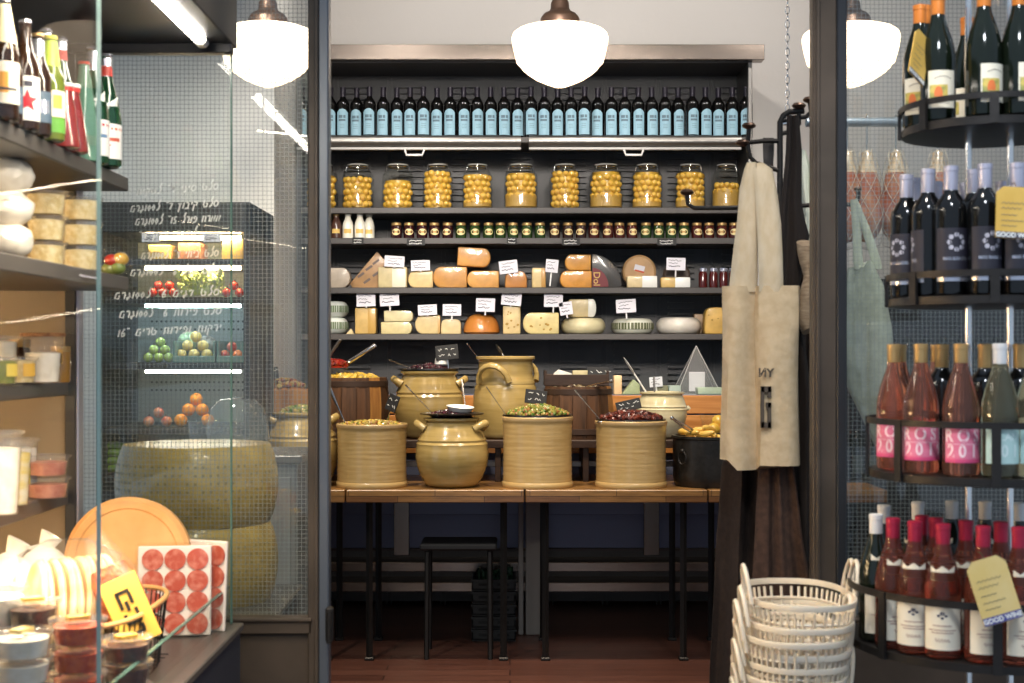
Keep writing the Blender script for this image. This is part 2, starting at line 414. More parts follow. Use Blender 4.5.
hb.tube([(X(331, DY), DY - .045, Zy(609, DY)), (X(331, DY), DY - .045, Zy(640, DY))], .008, 10)
hb.build('door_hinge', M['iron'], d1)
# handwriting in white marker on the lettered door
HEB = {'ס': (.75, [[(.38, 1), (.1, .8), (.05, .35), (.3, .02), (.62, .2), (.68, .7), (.38, 1)]]),
 'ל': (.55, [[(.5, 1.75), (.32, 1.1), (.5, .75), (.4, .2), (.1, 0)]]), 'ט': (.7, [[(.1, 1.2), (.02, .5), (.2, .03), (.55, .1), (.62, .6), (.35, .7)]]),
 'י': (.3, [[(.22, 1), (.1, .6)]]), 'ר': (.55, [[(.02, .95), (.4, 1), (.48, .6), (.4, 0)]]), 'ו': (.28, [[(.2, 1), (.12, 0)]]),
 'ב': (.65, [[(.1, 1), (.5, .85), (.45, .1), (0, 0), (.62, .02)]]), 'ק': (.6, [[(.05, 1), (.5, .9), (.4, .35)], [(.1, .6), (.02, -.5)]]),
 'ץ': (.5, [[(.0, 1), (.25, .5), (.45, 1)], [(.25, .5), (.15, -.5)]]), 'מ': (.7, [[(0, 0), (.18, 1), (.42, .1), (.62, 1)]]),
 'ח': (.6, [[(.02, 0), (.08, 1), (.52, .95), (.5, 0)]]), 'פ': (.65, [[(.3, .55), (.1, .8), (.3, 1.05), (.6, .7), (.45, .1), (.1, 0)]]),
 'ג': (.5, [[(.25, 1), (.35, .3), (.05, -.25), (0, .1), (.5, .35)]]), 'ם': (.65, [[(.55, 1), (.15, .95), (.02, .1), (.5, 0), (.58, .6)]]),
 'ש': (.75, [[(.05, .7), (.2, .05), (.6, .15), (.65, .9), (.35, .5)]]), 'ת': (.7, [[(0, 0), (.12, .1), (.15, 1), (.55, 1), (.6, 0)]]),
 'נ': (.4, [[(.15, 1), (.3, .5), (.28, 0), (0, 0)]]), 'ה': (.6, [[(.05, 1), (.5, .95), (.5, 0)], [(.1, .5), (.05, 0)]]),
 'ד': (.6, [[(.0, .8), (.2, 1.05), (.4, .8), (.55, 1)], [(.45, .85), (.3, 0)]]), '"': (.35, [[(.05, 1.3), (.1, 1.1)], [(.22, 1.3), (.27, 1.1)]]),
 '0': (.5, [[(.25, 1), (.05, .5), (.2, 0), (.42, .5), (.25, 1)]]), '1': (.25, [[(.05, .8), (.2, 1.1), (.08, 0)]]),
 '9': (.55, [[(.48, .8), (.2, .6), (.15, 1), (.45, 1.1), (.4, 0)]]), '7': (.5, [[(.02, 1), (.48, 1.05), (.2, 0)]]),
 '5': (.5, [[(.5, 1.1), (.18, 1.05), (.12, .6), (.4, .5), (.38, .08), (.02, 0)]]), '6': (.55, [[(.4, 1.2), (.08, .5), (.15, 0), (.45, .1), (.45, .5), (.12, .45)]]),
 '8': (.5, [[(.25, .55), (.05, .9), (.3, 1.1), (.42, .85), (.08, .25), (.2, 0), (.42, .25), (.25, .55)]])}
lb = B()
def hebrew(vis, px_r, py_r, px_l, py_l, h=6.0):
    """glyphs listed in reading order from the far side to the near, drawn between two ends of a sloping base line"""
    wd = [HEB[c][0] + .16 if c != ' ' else .75 for c in vis]; tot = sum(wd); u = 0
    sc = (px_r - px_l)/tot
    for c, w_ in zip(vis, wd):
        u += w_
        if c == ' ': continue
        for st in HEB[c][1]:
            pts = []
            for (x, y) in st:
                px = px_r - (u - x - .08)*sc + y*1.1; t = (px_r - px)/(px_r - px_l)
                py = py_r + (py_l - py_r)*t - y*h
                pts.append((X(px, DY), Zy(py, DY)))
            lb.ribbon(pts, .0042, 0, lambda a, c_: (a, DY + .008, c_))
hebrew('סלט סיני 9" לשקית', 218, 189, 135, 195)
hebrew('סלט קיבוץ 7" ל001גרם', 218, 206, 129, 212)
hebrew('ממרח פורל 51" ל001גרם', 220, 221, 134, 225)
hebrew('לבנה ירוק 9"', 196, 236, 137, 239)
hebrew('סלט ביתי 9" ל001גרם', 218, 256, 140, 259)
hebrew('סלט פול 8" ל001גרם', 219, 273, 129, 276)
hebrew('סלט דגים 6" ל001גרם', 219, 295, 113, 299)
hebrew('סלט פירות 6" ל001גרם', 221, 314, 118, 318, 6.5)
hebrew('ירקות ופירות טרים "61', 221, 331, 116, 337, 6.5)
lb.build('lettering', M['chalk'], d1, smooth=0)

# ================================================================ back wall shelving
SD, SF, SB = 8.2, 8.2, 8.6                       # shelf front edge depth, back
sx0, sx1 = X(297, SF), X(752, SF)
unit = thing('shelving_unit', 'tall black shelving unit with steel canopy filled with bottles, jars and cheeses', 'shelving', ((sx0 + sx1)/2, SF, 0))
ux, uw = (sx0 + sx1)/2, sx1 - sx0
SZ = {'wine': 2.766, 'jar': Zy(207.5, SF), 'small': Zy(238, SF), 'up': Zy(287.5, SF), 'low': Zy(334, SF)}
U = lambda v: (v[0] - ux, v[1] - SF, v[2])
topz = Zy(62, SF)
bb = B()
bb.box((0, .41, topz/2 + .02), (uw, .02, topz), 0)
ncol = 9; pitch = X(55, SF) - X(0, SF)
for c in range(ncol):                              # locker panels: raised seams and pressed louvres
    xc = X(330 - 27 + c*54, SF + .38) - ux
    for dx in (-.145, -.12): bb.box((xc + dx, .397, topz/2), (.008, .012, topz), 0)
    z = 1.32
    while z < topz - .05:
        if not any(abs(z - (s_ + .02)) < .035 for s_ in SZ.values()):
            y0 = .372
            bb.prism([(xc - .02 - .06, z), (xc - .02 + .10, z), (xc - .02 + .095, z + .012), (xc - .02 - .055, z + .012)], y0, .402, 0)
        z += .036
bb.build('louvred_back', M['louver'], unit)
for s_ in (-1, 1):
    B().box((s_*(uw/2 - .012), .2, topz/2), (.024, .42, topz), bev=.003).build('side_panel', M['louver'] if s_ < 0 else M['steel_dull'], unit)
for k, z in SZ.items():
    B().box((0, .2, z - .017), (uw - .05, .4, .034), bev=.003).build('shelf', M['shelf'], unit)
B().box((.02, -.02, (Zy(47, SF) + topz)/2), (uw + .08, .10, Zy(47, SF) - topz), bev=.002).build('canopy_trim', M['steel'], unit)
B().box((0, .2, topz + .01), (uw, .42, .03)).build('canopy_soffit', M['louver'], unit)
for a, b_ in ((297, 521), (529, 741)):             # roller shutter housings under the wine shelf
    xa, xb = X(a, SF - .03) - ux, X(b_, SF - .03) - ux
    zc = Zy(142, SF)
    r = B().tube([(xa, -.03, zc), (xb, -.03, zc)], .033, 16).build('shutter_housing', M['steel_dull'], unit)
    B().box(((xa + xb)/2, -.03, Zy(149.5, SF)), (xb - xa, .03, .016), bev=.003).build('shutter_bar', pm('white_bar', 'A9A6A2', .4), r)
    hx = X(415 if a < 400 else 633, SF) - ux; hz = Zy(151, SF)
    B().tube([(hx - .055, -.04, hz), (hx - .045, -.05, hz - .03), (hx + .045, -.05, hz - .03), (hx + .055, -.04, hz)], .007, 8).build('pull_handle', M['cap_white'], r)
# shelf-edge tags
for i, (px, py, wpx) in enumerate(((358, 241, 11), (416, 242, 18), (512, 241, 10), (571, 242, 18), (667, 242, 19))):
    p = P(px, py, SF - .012)
    g = B().box((0, 0, 0), (wpx*.0058, .004, .04), bev=.001)
    t = g.build('shelf_tag', M['slate'], loc=p)
    tag(t, ('small black shelf-edge tag beneath the milk bottles', 'black shelf-edge tag below the first dark red jam jars', 'small black shelf-edge tag below the green-lidded jam jars',
            'black shelf-edge tag above the orange cheese loaves, with red and white writing', 'black shelf-edge tag above the tall beige cheese wheel and its neighbour')[i], 'price tag', 'black tags on the shelf edge')
    s = B()
    for ln in range(2):
        pts = [(-wpx*.0022 + q*.004, .008 - ln*.017 + random.uniform(-.004, .004)) for q in range(int(wpx*.0044/.004))]
        s.ribbon(pts, .003, 0, lambda a, c_: (a, -.0026, c_))
    s.build('lettering', M['chalk'], t, smooth=0)

# ---------------------------------------------------------------- bottles
BORD = [(0, .004), (.028, 0), (.0365, .003), (.038, .01), (.038, .195), (.036, .21), (.028, .225), (.018, .238), (.0145, .25), (.0145, .292), (.0155, .294), (.0155, .3), (0, .3)]
BURG = [(0, .004), (.03, 0), (.0395, .004), (.041, .012), (.041, .15), (.0395, .17), (.034, .195), (.026, .22), (.019, .24), (.0155, .258), (.0148, .29), (.016, .292), (.016, .3), (0, .3)]
def capsule(b, z0, z1, r, m=0):
    b.lathe([(r + .0004, z0), (r + .0008, z0 + .002), (r + .0008, z1 - .012), (r + .0018, z1 - .011), (r + .0018, z1), (r*.9, z1 + .0015), (0, z1 + .0015)], 20, m); return b
def wine(name, label, prof, glass, capm, capz, labs=None, loc=(0, 0, 0), rot=0, group=None, cat='bottle', segs=24):
    o = B().lathe(prof, segs).build(name, glass, loc=loc, rot=(0, 0, rot)); tag(o, label, cat, group)
    capsule(B(), capz, .3005, .0152).build('capsule', capm, o)
    if labs: labs(o)
    return o
def blue_label(o):
    b = B().patch(.0383, .02, .15, -.92, .92, 14, 0, lambda t: .15 + .022*(1 - (2*t - 1)**2))
    b.patch(.0388, .118, .135, -.55, .05, 6, 1); b.patch(.0388, .118, .135, .15, .5, 6, 1)
    b.patch(.0388, .100, .112, -.55, .5, 6, 1)
    for z in (.08, .07, .06): b.patch(.0388, z, z + .002, -.35, .35, 5, 1)
    b.build('label', [M['lab_blue'], solid('5E7480', .6)], o)
bx = [343 + 13.42*i for i in range(31)]
hid = [329.5]
z0 = SZ['wine']; w0 = None
for i, px in enumerate(bx):
    D = SF + .09 + (.02 if i % 3 == 1 else 0) - (.02 if i % 4 == 2 else 0)
    p = (X(px, SF + .09), D, z0)
    lab = 'dark wine bottle with pale blue label, %s along the top shelf from the lettered door' % ORD[i]
    if w0 is None: w0 = wine('wine_bottle', lab, BORD, M['wine_dark'], M['cap_black'], .235, blue_label, p, 0, 'blue-labelled wine bottles on the top shelf')
    else: dup(w0, p, lab, (0, 0, random.uniform(-.2, .2)))
dup(w0, (X(330.5, SF + .09), SF + .09, z0), 'dark wine bottle with pale blue label, half hidden by the steel doorpost')
dup(w0, (X(302, SF + .09), SF + .09, z0), 'dark wine bottle with pale blue label seen through the lettered wired glass')

# ---------------------------------------------------------------- big jars of yellow preserves
lemon = pm('preserved_lemon', 'DCB44E', .35, 0, 'CB9C3A', 20, coat=.4, sss=.15)
brine = pm('golden_brine', 'C29A3A', .3, 0, 'A98430', 10)
fog = pm('cloudy_brine', 'BF9A52', .35, 0, 'A98440', 14)
lidg = pm('frosted_lid_glass', 'AAA8A2', .2, coat=.5)
jar_glass = thin('jar_glass', (.97, .98, .95), 1.2, .03)
JP = [(322, .0, .21, 0), (358, .0, .185, 0), (398, .0, .18, 0), (438, -.004, .222, 0), (477.5, -.004, .215, .015), (521, .006, .222, .06), (565, -.003, .225, 0), (606, .006, .23, .06), (647, -.002, .228, .02), (690, -.002, .228, .03), (726, -.008, .16, .09)]
fruit0 = None
JL = ['half hidden by the steel doorpost', 'filled to three quarters, above the milk bottles', 'filled to two thirds, above the first dark red jam jars', 'narrow and full to the neck, above green jam jars',
      'narrow with pale lid, just before the cloudiest wide jar', 'wide and cloudy, directly below the gap in the shutter', 'full of large fruit, just after the widest cloudy jar',
      'wide with cloudy bottom third, below the second shutter handle', 'full of neat fruit, just before the iron hook rod', 'half covered by the iron hook rod, otherwise full', 'only half full of brown brine, nearest the canvas bag']
for i, (px, dr, fill, fg) in enumerate(JP):
    R = .091 + dr; p = (X(px, SF + .12), SF + .12, SZ['jar'])
    j = thing('preserve_jar', 'clip-top jar of yellow fruit, ' + JL[i], 'jar', p, (0, 0, random.uniform(-.5, .5)), 'jars of yellow preserves')
    prof = [(0, .002), (R - .012, .002), (R, .012), (R, .19), (R - .006, .205), (R - .02, .226), (R - .033, .236), (R - .033, .25), (R - .03, .252), (R - .03, .256)]
    B().lathe(prof, 28).build('jar_body', jar_glass, j)
    if fg: B().lathe([(0, .004), (R - .016, .004), (R - .005, .014), (R - .005, fg + .02), (0, fg + .02)], 28).build('cloudy_brine', fog, j)
    B().lathe([(0, .006), (R - .016, .006), (R - .016, fill - .016), (0, fill - .014)], 20).build('brine', brine, j)
    lid = B().lathe([(0, .268), (R - .05, .268), (R - .03, .262), (R - .028, .257), (R - .03, .254), (0, .254)], 24).build('lid', lidg, j)
    wr = B(); rr = R - .03
    wr.tube([(rr*math.sin(a), -rr*math.cos(a), .247) for a in [k*PI/8 for k in range(16)]], .0035, 6, closed=True)
    for s_ in (-1, 1): wr.tube([(s_*rr, 0, .247), (s_*(rr + .006), -.01, .238), (s_*(rr + .008), -.012, .222), (s_*(rr + .003), -.012, .25), (s_*rr*.6, 0, .268)], .0018, 6)
    wr.tube([(-rr*.6, 0, .268), (0, 0, .270), (rr*.6, 0, .268)], .0018, 6)
    wr.build('wire_clamp', M['chrome'], j)
    rb = .0205; z = fg*.8 + .008 + rb; row = 0
    while z + rb < fill + .006:
        n = 6 if row % 2 == 0 else 5
        for q in range(n):
            if i == 10 and z < .1: continue
            a = (q - (n - 1)/2)*.54 + random.uniform(-.05, .05); ra = R - rb - .001; s_ = random.uniform(.9, 1.05)
            pos = (p[0] + ra*math.sin(a), p[1] - ra*math.cos(a), p[2] + z + random.uniform(-.003, .003))
            fl = 'yellow preserved fruit inside the glass jar that is ' + JL[i].split(',')[0]
            if fruit0 is None:
                fruit0 = B().sphere((0, 0, 0), rb, 0, 2, (1, 1, .95)).build('preserved_fruit', lemon, loc=pos); tag(fruit0, fl, 'fruit', 'yellow fruit in jar %d' % (i + 1))
                f_ = fruit0
            else: f_ = dup(fruit0, pos, fl, (random.random(), random.random(), 0), group='yellow fruit in jar %d' % (i + 1))
            f_.scale = (s_, s_, s_)
        z += rb*1.7; row += 1

# ---------------------------------------------------------------- small jam jars and milk bottles
jam_c = {'r': solid('2C0A0E', .12, coat=.6), 'g': solid('243A16', .12, coat=.6), 'd': solid('2E1A16', .12, coat=.6), 'm': solid('431610', .12, coat=.6)}
protos = {}
JX = [(396.5, 'r'), (409, 'r'), (422, 'r'), (434.5, 'r'), (447.7, 'r'), (461, 'g'), (475, 'g'), (488.5, 'g'), (500.5, 'g'), (513, 'g'), (527, 'g'), (540, 'g'), (554.6, 'd'), (568, 'd'), (581, 'd'),
      (594, 'm'), (608, 'm'), (619.5, 'm'), (632, 'm'), (646, 'g'), (658.7, 'g'), (671, 'g'), (684, 'g'), (697, 'm'), (709, 'm'), (722, 'm'), (734, 'm'), (745, 'm')]
cn = {'r': 'dark red', 'g': 'green', 'd': 'nearly black', 'm': 'brownish red'}
for i, (px, c) in enumerate(JX):
    p = (X(px, SF + .06), SF + .06, SZ['small']); lab = 'small gold-lidded jar of %s preserve, %s of the row from the lettered door' % (cn[c], ORD[i])
    if c in protos: dup(protos[c], p, lab, (0, 0, random.uniform(-.25, .25))); continue
    o = B().lathe([(0, 0), (.027, 0), (.031, .004), (.032, .02), (.032, .055), (.030, .066), (.026, .072), (.026, .08), (0, .08)], 20).build('jam_jar', jam_c[c], loc=p)
    tag(o, lab, 'jar', 'small jam jars'); protos[c] = o
    B().lathe([(.0275, .076), (.0285, .077), (.0285, .09), (.027, .092), (0, .0925)], 20).build('lid', M['cap_gold'], o)
    lbm = B()
    vs = []
    n = 16; cz = .038
    ring = [(.0325*math.sin(.78*math.cos(t)), -.0328*math.cos(.78*math.cos(t)), cz + .019*math.sin(t)) for t in [2*PI*k/n for k in range(n)]]
    bv = lbm._add(ring + [(0, -.0335, cz)], [(k, (k + 1) % n, n) for k in range(n)], 0)
    lbm.patch(.0333, .034, .041, -.4, .4, 5, 1)
    lbm.build('label', [solid('E3CE94', .55), solid('B98A4A', .6)], o, fix=False)
milk = solid('E9E4D4', .25, coat=.5); choc = solid('4A2E24', .25, coat=.5)
MBP = [(0, 0), (.028, 0), (.032, .004), (.032, .075), (.028, .095), (.019, .115), (.016, .125), (.016, .132), (.018, .134), (.018, .139), (0, .139)]
for i, (px, m_, l_) in enumerate(((336.5, choc, 'small bottle of brown chocolate milk beside the steel doorpost'), (348, milk, 'small bottle of white milk next to the brown chocolate milk bottle'),
                              (360, milk, 'small bottle of white milk in the middle of the milk bottles'), (368.5, milk, 'small bottle of white milk at the jam-jar end of the milk bottles'))):
    o = B().lathe(MBP, 20).build('milk_bottle', m_, loc=(X(px, SF + .06), SF + .06 + (.04 if i == 3 else 0), SZ['small'])); tag(o, l_, 'bottle', 'milk bottles on the shelf')
    B().lathe([(.0185, .131), (.019, .132), (.019, .142), (0, .143)], 16).build('lid', M['white'] if i else M['cap_gold'], o)
    B().patch(.0325, .03, .055, -.7, .7, 8).build('label', solid('DDB96A', .6), o)

# ================================================================ cheeses on the two lower shelves
def cheese(name, label, poly, depth, col, D=SF + .05, child=None, wrap=False, bev=.008, group=None, cat='cheese', holes=0, base=None, col2=None):
    """outline in pixels at depth D -> solid of real depth standing on its shelf"""
    pts = [(X(x, D), Zy(y, D)) for x, y in poly]
    x0 = (min(p[0] for p in pts) + max(p[0] for p in pts))/2; zb = base if base is not None else min(p[1] for p in pts)
    mn = min(p[1] for p in pts)
    q = [(a - x0, b - mn) for a, b in pts]
    mt = col if not isinstance(col, str) else pm(name + '_' + col, col, .45, 0, col2 or ('%02X%02X%02X' % tuple(int(int(col[i:i+2], 16)*.87) for i in (0, 2, 4))), 14, coat=.15, bump=.12, sss=.05)
    b = B().prism(q, 0, depth, 0, bev, 3)
    o = b.build(name, mt, loc=(x0, D, zb)); tag(o, label, cat, group)
    if holes:
        hb_ = B(); xs = [a for a, _ in q]; zs = [c for _, c in q]; rn = random.Random(holes)
        for _ in range(holes):
            hx = rn.uniform(min(xs)*.7, max(xs)*.7); hz = rn.uniform(max(zs)*.2, max(zs)*.8)
            hb_.sphere((hx, -.0005, hz), rn.uniform(.005, .011), 0, 1, (1, .25, .8))
        hb_.build('holes', solid('A8843E', .7), o)
    if child:
        cn_, cp, cc, cdp = child
        cq = [(X(x, D) - x0, Zy(y, D) - mn) for x, y in cp]
        B().prism(cq, -cdp, depth*.9, 0, min(bev, .004), 2).build(cn_, solid(cc, .35, coat=.2) if isinstance(cc, str) else cc, o)
    if wrap:
        B().prism([(a*1.04, max(c*1.04, .0)) for a, c in q], -.004, depth + .004, 0, bev, 3).build('plastic_wrap', M['wrap'], o)
    return o
def R4(x0, y0, x1, y1): return [(x0, y1), (x1, y1), (x1, y0), (x0, y0)]
def dome(x0, y0, x1, y1, n=10, lft=True, rgt=True, p=.6):
    pts = [(x0, y1), (x1, y1)]; cx = (x0 + x1)/2
    for k in range(n + 1):
        a = PI*k/n; dx = math.copysign(abs(math.cos(a))**p, math.cos(a)); dz = math.sin(a)**p
        pts.append((cx + (x1 - x0)/2*dx, y1 - (y1 - y0)*(.25 + .75*dz) if k not in () else y1))
    return pts
def lround(x0, y0, x1, y1, side=-1, n=8):
    """block with one bulging rind end"""
    wv = (y1 - y0)/2; cyy = (y0 + y1)/2; r = min(wv*.75, (x1 - x0)*.45)
    arc = [(math.cos(a), math.sin(a)) for a in [PI/2 + PI*k/n for k in range(n + 1)]]
    if side < 0: return [(x1, y1), (x1, y0)] + [(x0 + r + r*c, cyy - wv*s_) for c, s_ in arc]
    return [(x0, y0), (x0, y1)] + [(x1 - r - r*c, cyy + wv*s_) for c, s_ in arc]
def wheel(x0, y0, x1, y1, n=7):
    """flat wheel seen edge on: rounded rim"""
    h = (y1 - y0)/2; cyy = (y0 + y1)/2; r = h*.8; pts = []
    for k in range(n + 1): a = -PI/2 + PI*k/n; pts.append((x1 - r + r*math.cos(a), cyy - h*math.sin(a)))
    for k in range(n + 1): a = PI/2 + PI*k/n; pts.append((x0 + r + r*math.cos(a), cyy - h*math.sin(a)))
    return pts
def wheel_body(name, label, x0, y0, x1, y1, col, band=None, base=None, D=SF + .05, cat='cheese', group=None):
    R = (X(x1, D) - X(x0, D))/2; h = (y1 - y0)*D/F; D2 = D + R*.9
    b = B(); prof = [(0, 0)]
    for k in range(9): a = -PI/2 + PI*k/8; prof.append((R - h*.42 + h*.42*math.cos(a), h/2 + h/2*math.sin(a)))
    prof.append((0, h)); b.lathe(prof, 40)
    mt = pm(name + '_' + col, col, .42, 0, '%02X%02X%02X' % tuple(int(int(col[i:i+2], 16)*.92) for i in (0, 2, 4)), 12, coat=.25, sss=.05)
    sc = D2/D
    o = b.build(name, mt, loc=(X((x0 + x1)/2, D)*1.0, D + R, base if base is not None else Zy(y1, D))); tag(o, label, cat, group)
    if band:
        bb_ = B()
        for k in range(40):
            a = 2*PI*k/40
            bb_.patch(R + .0006, h*.3, h*.72, a, a + (.10 if k % 3 else .13), 2)
        bb_.build('printed_band', solid(band, .5), o)
    return o
zu, zl = SZ['up'], SZ['low']
cheese('cheese_log', 'pale grey log of wrapped cheese lying beside the steel doorpost on the upper cheese shelf', lround(318, 267, 350, 287, 1), .1, 'B7A896', base=zu, bev=.004)
o = cheese('cheese_wedge', 'large flat wedge in brown printed paper leaning between the grey log and the two-tone block', [(350, 282), (353, 287), (385, 287), (390, 264), (377, 250)], .07, 'B88F62', D=SF + .14, base=zu, bev=.003)
pb = B()
for k, (px, py, a) in enumerate(((361, 275, 0), (369, 268, 0), (376, 262, 0), (367, 281, 0), (376, 274, 0), (383, 268, 0))):
    q = P(px, py, SF + .14); pb.box((q.x - o.location.x, -.001, q.z - o.location.z), (.045, .002, .014), rot=(0, -.62, 0))
pb.build('printing', solid('6E5F58', .6), o)
cheese('cheese_block', 'two-tone block of cheese under the first price card of the upper shelf', R4(378, 267, 407, 288), .14, 'CDBB8C', base=zu, child=('cut_face', R4(392, 267.5, 406, 287.5), 'E2DCC4', .002))
cheese('cheese_block', 'small buttery yellow block standing beside the two-tone block', lround(408, 271, 433, 288), .13, 'E2C48A', base=zu)
cheese('cheese_loaf', 'deep orange half-loaf of cheese under the tilted topmost half-loaf', lround(433, 267, 467, 288), .15, 'CF9348', base=zu, wrap=True)
cheese('cheese_loaf', 'paler orange half-loaf standing between the deep orange one and the round carded slice', lround(467, 271, 499, 288), .15, 'E0A354', base=zu, wrap=True)
o = cheese('cheese_loaf', 'tilted half-loaf of orange cheese lying on top of two others', lround(457, 250, 490, 269, 1), .13, 'DE9E50', base=zu + 20.2*.0058, wrap=True); o.rotation_euler = (0, .06, 0); o.location.z += .006
cheese('cheese_slice', 'brown-orange round cheese slice wrapped in plastic behind a tilted card', dome(505, 271, 527, 288), .06, 'C27E32', base=zu, wrap=True)
cheese('cheese_wedge', 'narrow upright pale wedge with a brown rind edge, standing alone', R4(532, 268, 546, 288), .12, 'D9BE86', base=zu, child=('rind', R4(541, 268.5, 545.7, 287.5), 'B98B4A', .001))
cheese('cheese_loaf', 'bright orange half-loaf at the foot of the black quarter wheel', lround(560, 271, 592, 288), .13, 'E09A3C', base=zu, wrap=True)
cheese('cheese_loaf', 'short orange half-loaf stacked on the one beside the black quarter wheel', lround(565, 254.5, 591, 270.5), .12, 'DE9D42', base=zu + 17.3*.0058, wrap=True)
n = 12; quarter = [(592, 288)] + [(592 + 30*math.sin(PI/2*k/n), 288 - 33*math.cos(PI/2*k/n)) for k in range(n + 1)][::-1]
o = cheese('round_cheese', 'black-rinded quarter wheel with a dark red label and gold letters', quarter, .09, '3F3A36', base=zu, bev=.004, wrap=True)
qx = o.location.x; n = 8
lq = [(592.5, 287)] + [(592.5 + 16*math.sin(PI/2*k/n), 287 - 19*math.cos(PI/2*k/n)) for k in range(n + 1)][::-1]
B().prism([(X(a, SF + .05) - qx, Zy(c, SF + .05) - Zy(288, SF + .05)) for a, c in lq], -.0065, 0).build('red_label', solid('6B2026', .5), o)
B().text('Dol', .055, lambda a, c_: (c_ + X(596.5, SF + .05) - qx, -.0075, -a + .052)).build('lettering', solid('C9A24E', .4), o, smooth=0)
def standing(name, label, cx, r, depth, col, sticker=None, D=SF + .12, z=zu):
    R = r*D/F
    b = B(); b.lathe([(0, 0), (R - .012, 0), (R, .012), (R, depth - .012), (R - .012, depth), (0, depth)], 40, M=Matrix.Translation((0, 0, R)) @ Matrix.Rotation(-PI/2, 4, 'X'))
    o = b.build(name, pm(name + col, col, .5, 0, '%02X%02X%02X' % tuple(int(int(col[i:i+2], 16)*.85) for i in (0, 2, 4)), 9, bump=.1), loc=(X(cx, D), D, z)); tag(o, label, 'cheese')
    if sticker:
        B().box((0, -.002, R + .02), (.06, .003, .034), rot=(0, .25, 0)).build('sticker', M['card'], o)
        B().box((0, -.0025, R + .002), (.055, .003, .010), rot=(0, .25, 0)).build('sticker_stripe', solid('C4502E', .5), o)
    return o
standing('round_cheese', 'round beige cheese wheel standing upright with a red and white sticker', 639.5, 16.8, .09, 'C9A070', True)
cheese('cheese_block', 'white and straw block lying at the foot of the standing beige wheel', R4(627, 276, 657, 288), .06, 'D8C294', base=zu, child=('wrapper', R4(642, 276, 657.3, 287.7), 'E8E6DE', .001))
standing('round_cheese', 'dark mottled wheel standing behind a price card near the small red jars', 677, 13.5, .07, '54463C')
cheese('cheese_block', 'yellow and white block lying at the foot of the dark mottled wheel', R4(661, 277.5, 690, 288), .06, 'D2B06A', base=zu, child=('wrapper', R4(675, 277.5, 690.3, 287.7), 'E8E8E2', .001))
for i, px in enumerate((703, 713.5, 723.5, 733)):
    o = B().lathe([(0, 0), (.022, 0), (.025, .004), (.025, .085), (.022, .092), (.022, .098), (0, .098)], 18).build('honey_jar', solid('4E120E', .12, coat=.6), loc=(X(px, SF + .08), SF + .08, zu))
    tag(o, 'small clear-lidded jar of dark red spread, %s from the mottled cheese wheel' % ORD[i], 'jar', 'dark red jars by the canvas bag')
    B().lathe([(.023, .096), (.025, .097), (.025, .116), (0, .117)], 18).build('lid', M['lab_silver'], o)
# lower cheese shelf
wheel_body('round_cheese', 'white wheel with green printed band, lower of two stacked beside the steel doorpost', 318, 316.5, 347, 333.5, 'E2E6DE', '6E7E5E', base=zl)
wheel_body('round_cheese', 'white wheel with green printed band, upper of two stacked beside the steel doorpost', 318, 300, 347, 316, 'E2E6DE', '6E7E5E', base=zl + 17.1*.0058)
cheese('cheese_wedge', 'tiny cut corner of cheese lying alone near the stacked green-banded wheels', [(346, 333.5), (354, 333.5), (351, 328)], .04, 'E5CE9A', base=zl, bev=.002)
cheese('cheese_block', 'tall squared golden cheese block below the first card of the lower shelf', R4(355, 307.5, 376, 334), .12, 'D6B26C', base=zl, child=('rind', R4(367.5, 308, 375.8, 333.5), 'C29A52', .001))
cheese('cheese_roll', 'wrapped pale cheese bar, lower of two stacked under the second card', lround(381, 322, 412, 334, 1), .1, 'DDCB94', base=zl, wrap=True, bev=.006)
cheese('cheese_roll', 'wrapped pale cheese bar, upper of two stacked under the second card', lround(384, 310.5, 413, 321.5, 1), .1, 'E0D2A2', base=zl + 12.4*.0058, wrap=True, bev=.006)
cheese('cheese_block', 'straw-coloured block with bulging rind, third cheese from the green-banded stack', lround(415, 315, 440, 334), .13, 'D9C08A', base=zl, child=('rind', R4(437.5, 316, 440.2, 333.5), 'C09A62', .001))
cheese('cheese_round', 'small squat round cheese between the straw block and the orange dome', dome(441, 319, 461, 334, p=.45), .1, 'D8C08E', base=zl)
b = B(); Rr = 18.5*.0058
prof = [(0, 0), (Rr*.86, 0)] + [(Rr*max(.0, math.cos(a))**.62, .012 + .108*math.sin(a)) for a in [PI/2*k/12 for k in range(13)]]
b.lathe(prof, 36)
o = b.build('cheese_dome', pm('amber_rind', 'D48C44', .25, 0, 'C47832', 8, coat=.6), loc=(X(481.5, SF + .16), SF + .16, zl)); tag(o, 'shiny orange dome of smoked cheese in plastic wrap', 'cheese')
B().lathe([(r_*1.03, z_*1.03) for r_, z_ in prof[1:]] , 36).build('plastic_wrap', M['wrap'], o)
cheese('cheese_block', 'tall upright block with holes beneath a tilted card', R4(503, 306, 520.5, 334.5), .13, 'DDC28A', base=zl, holes=8)
cheese('cheese_block', 'wide wedge of holey yellow cheese with a rounded end', lround(523, 312.5, 559, 334, -1), .15, 'DCC789', base=zl, holes=9)
wheel_body('round_cheese', 'plain ivory cheese wheel carrying a cut half on top', 562, 317.5, 607, 334, 'D9CDA4', base=zl)
cheese('cheese_half', 'cut half cheese with white rind lying on the plain ivory wheel', lround(569, 299, 596, 317, 1), .12, 'D3BE8E', D=SF + .08, base=zl + 17*.0058, child=('rind', lround(588, 298.7, 596.4, 316.9, 1), 'DEDCD0', .002))
wheel_body('round_cheese', 'ivory wheel with a dark green printed band, alone under its card', 613, 318, 656, 334, 'DAD9C8', '5A5E3E', base=zl)
wheel_body('round_cheese', 'chalk-white cheese wheel with rounded rim near the canvas bag', 658.5, 317, 704, 334, 'DDD5C8', base=zl)
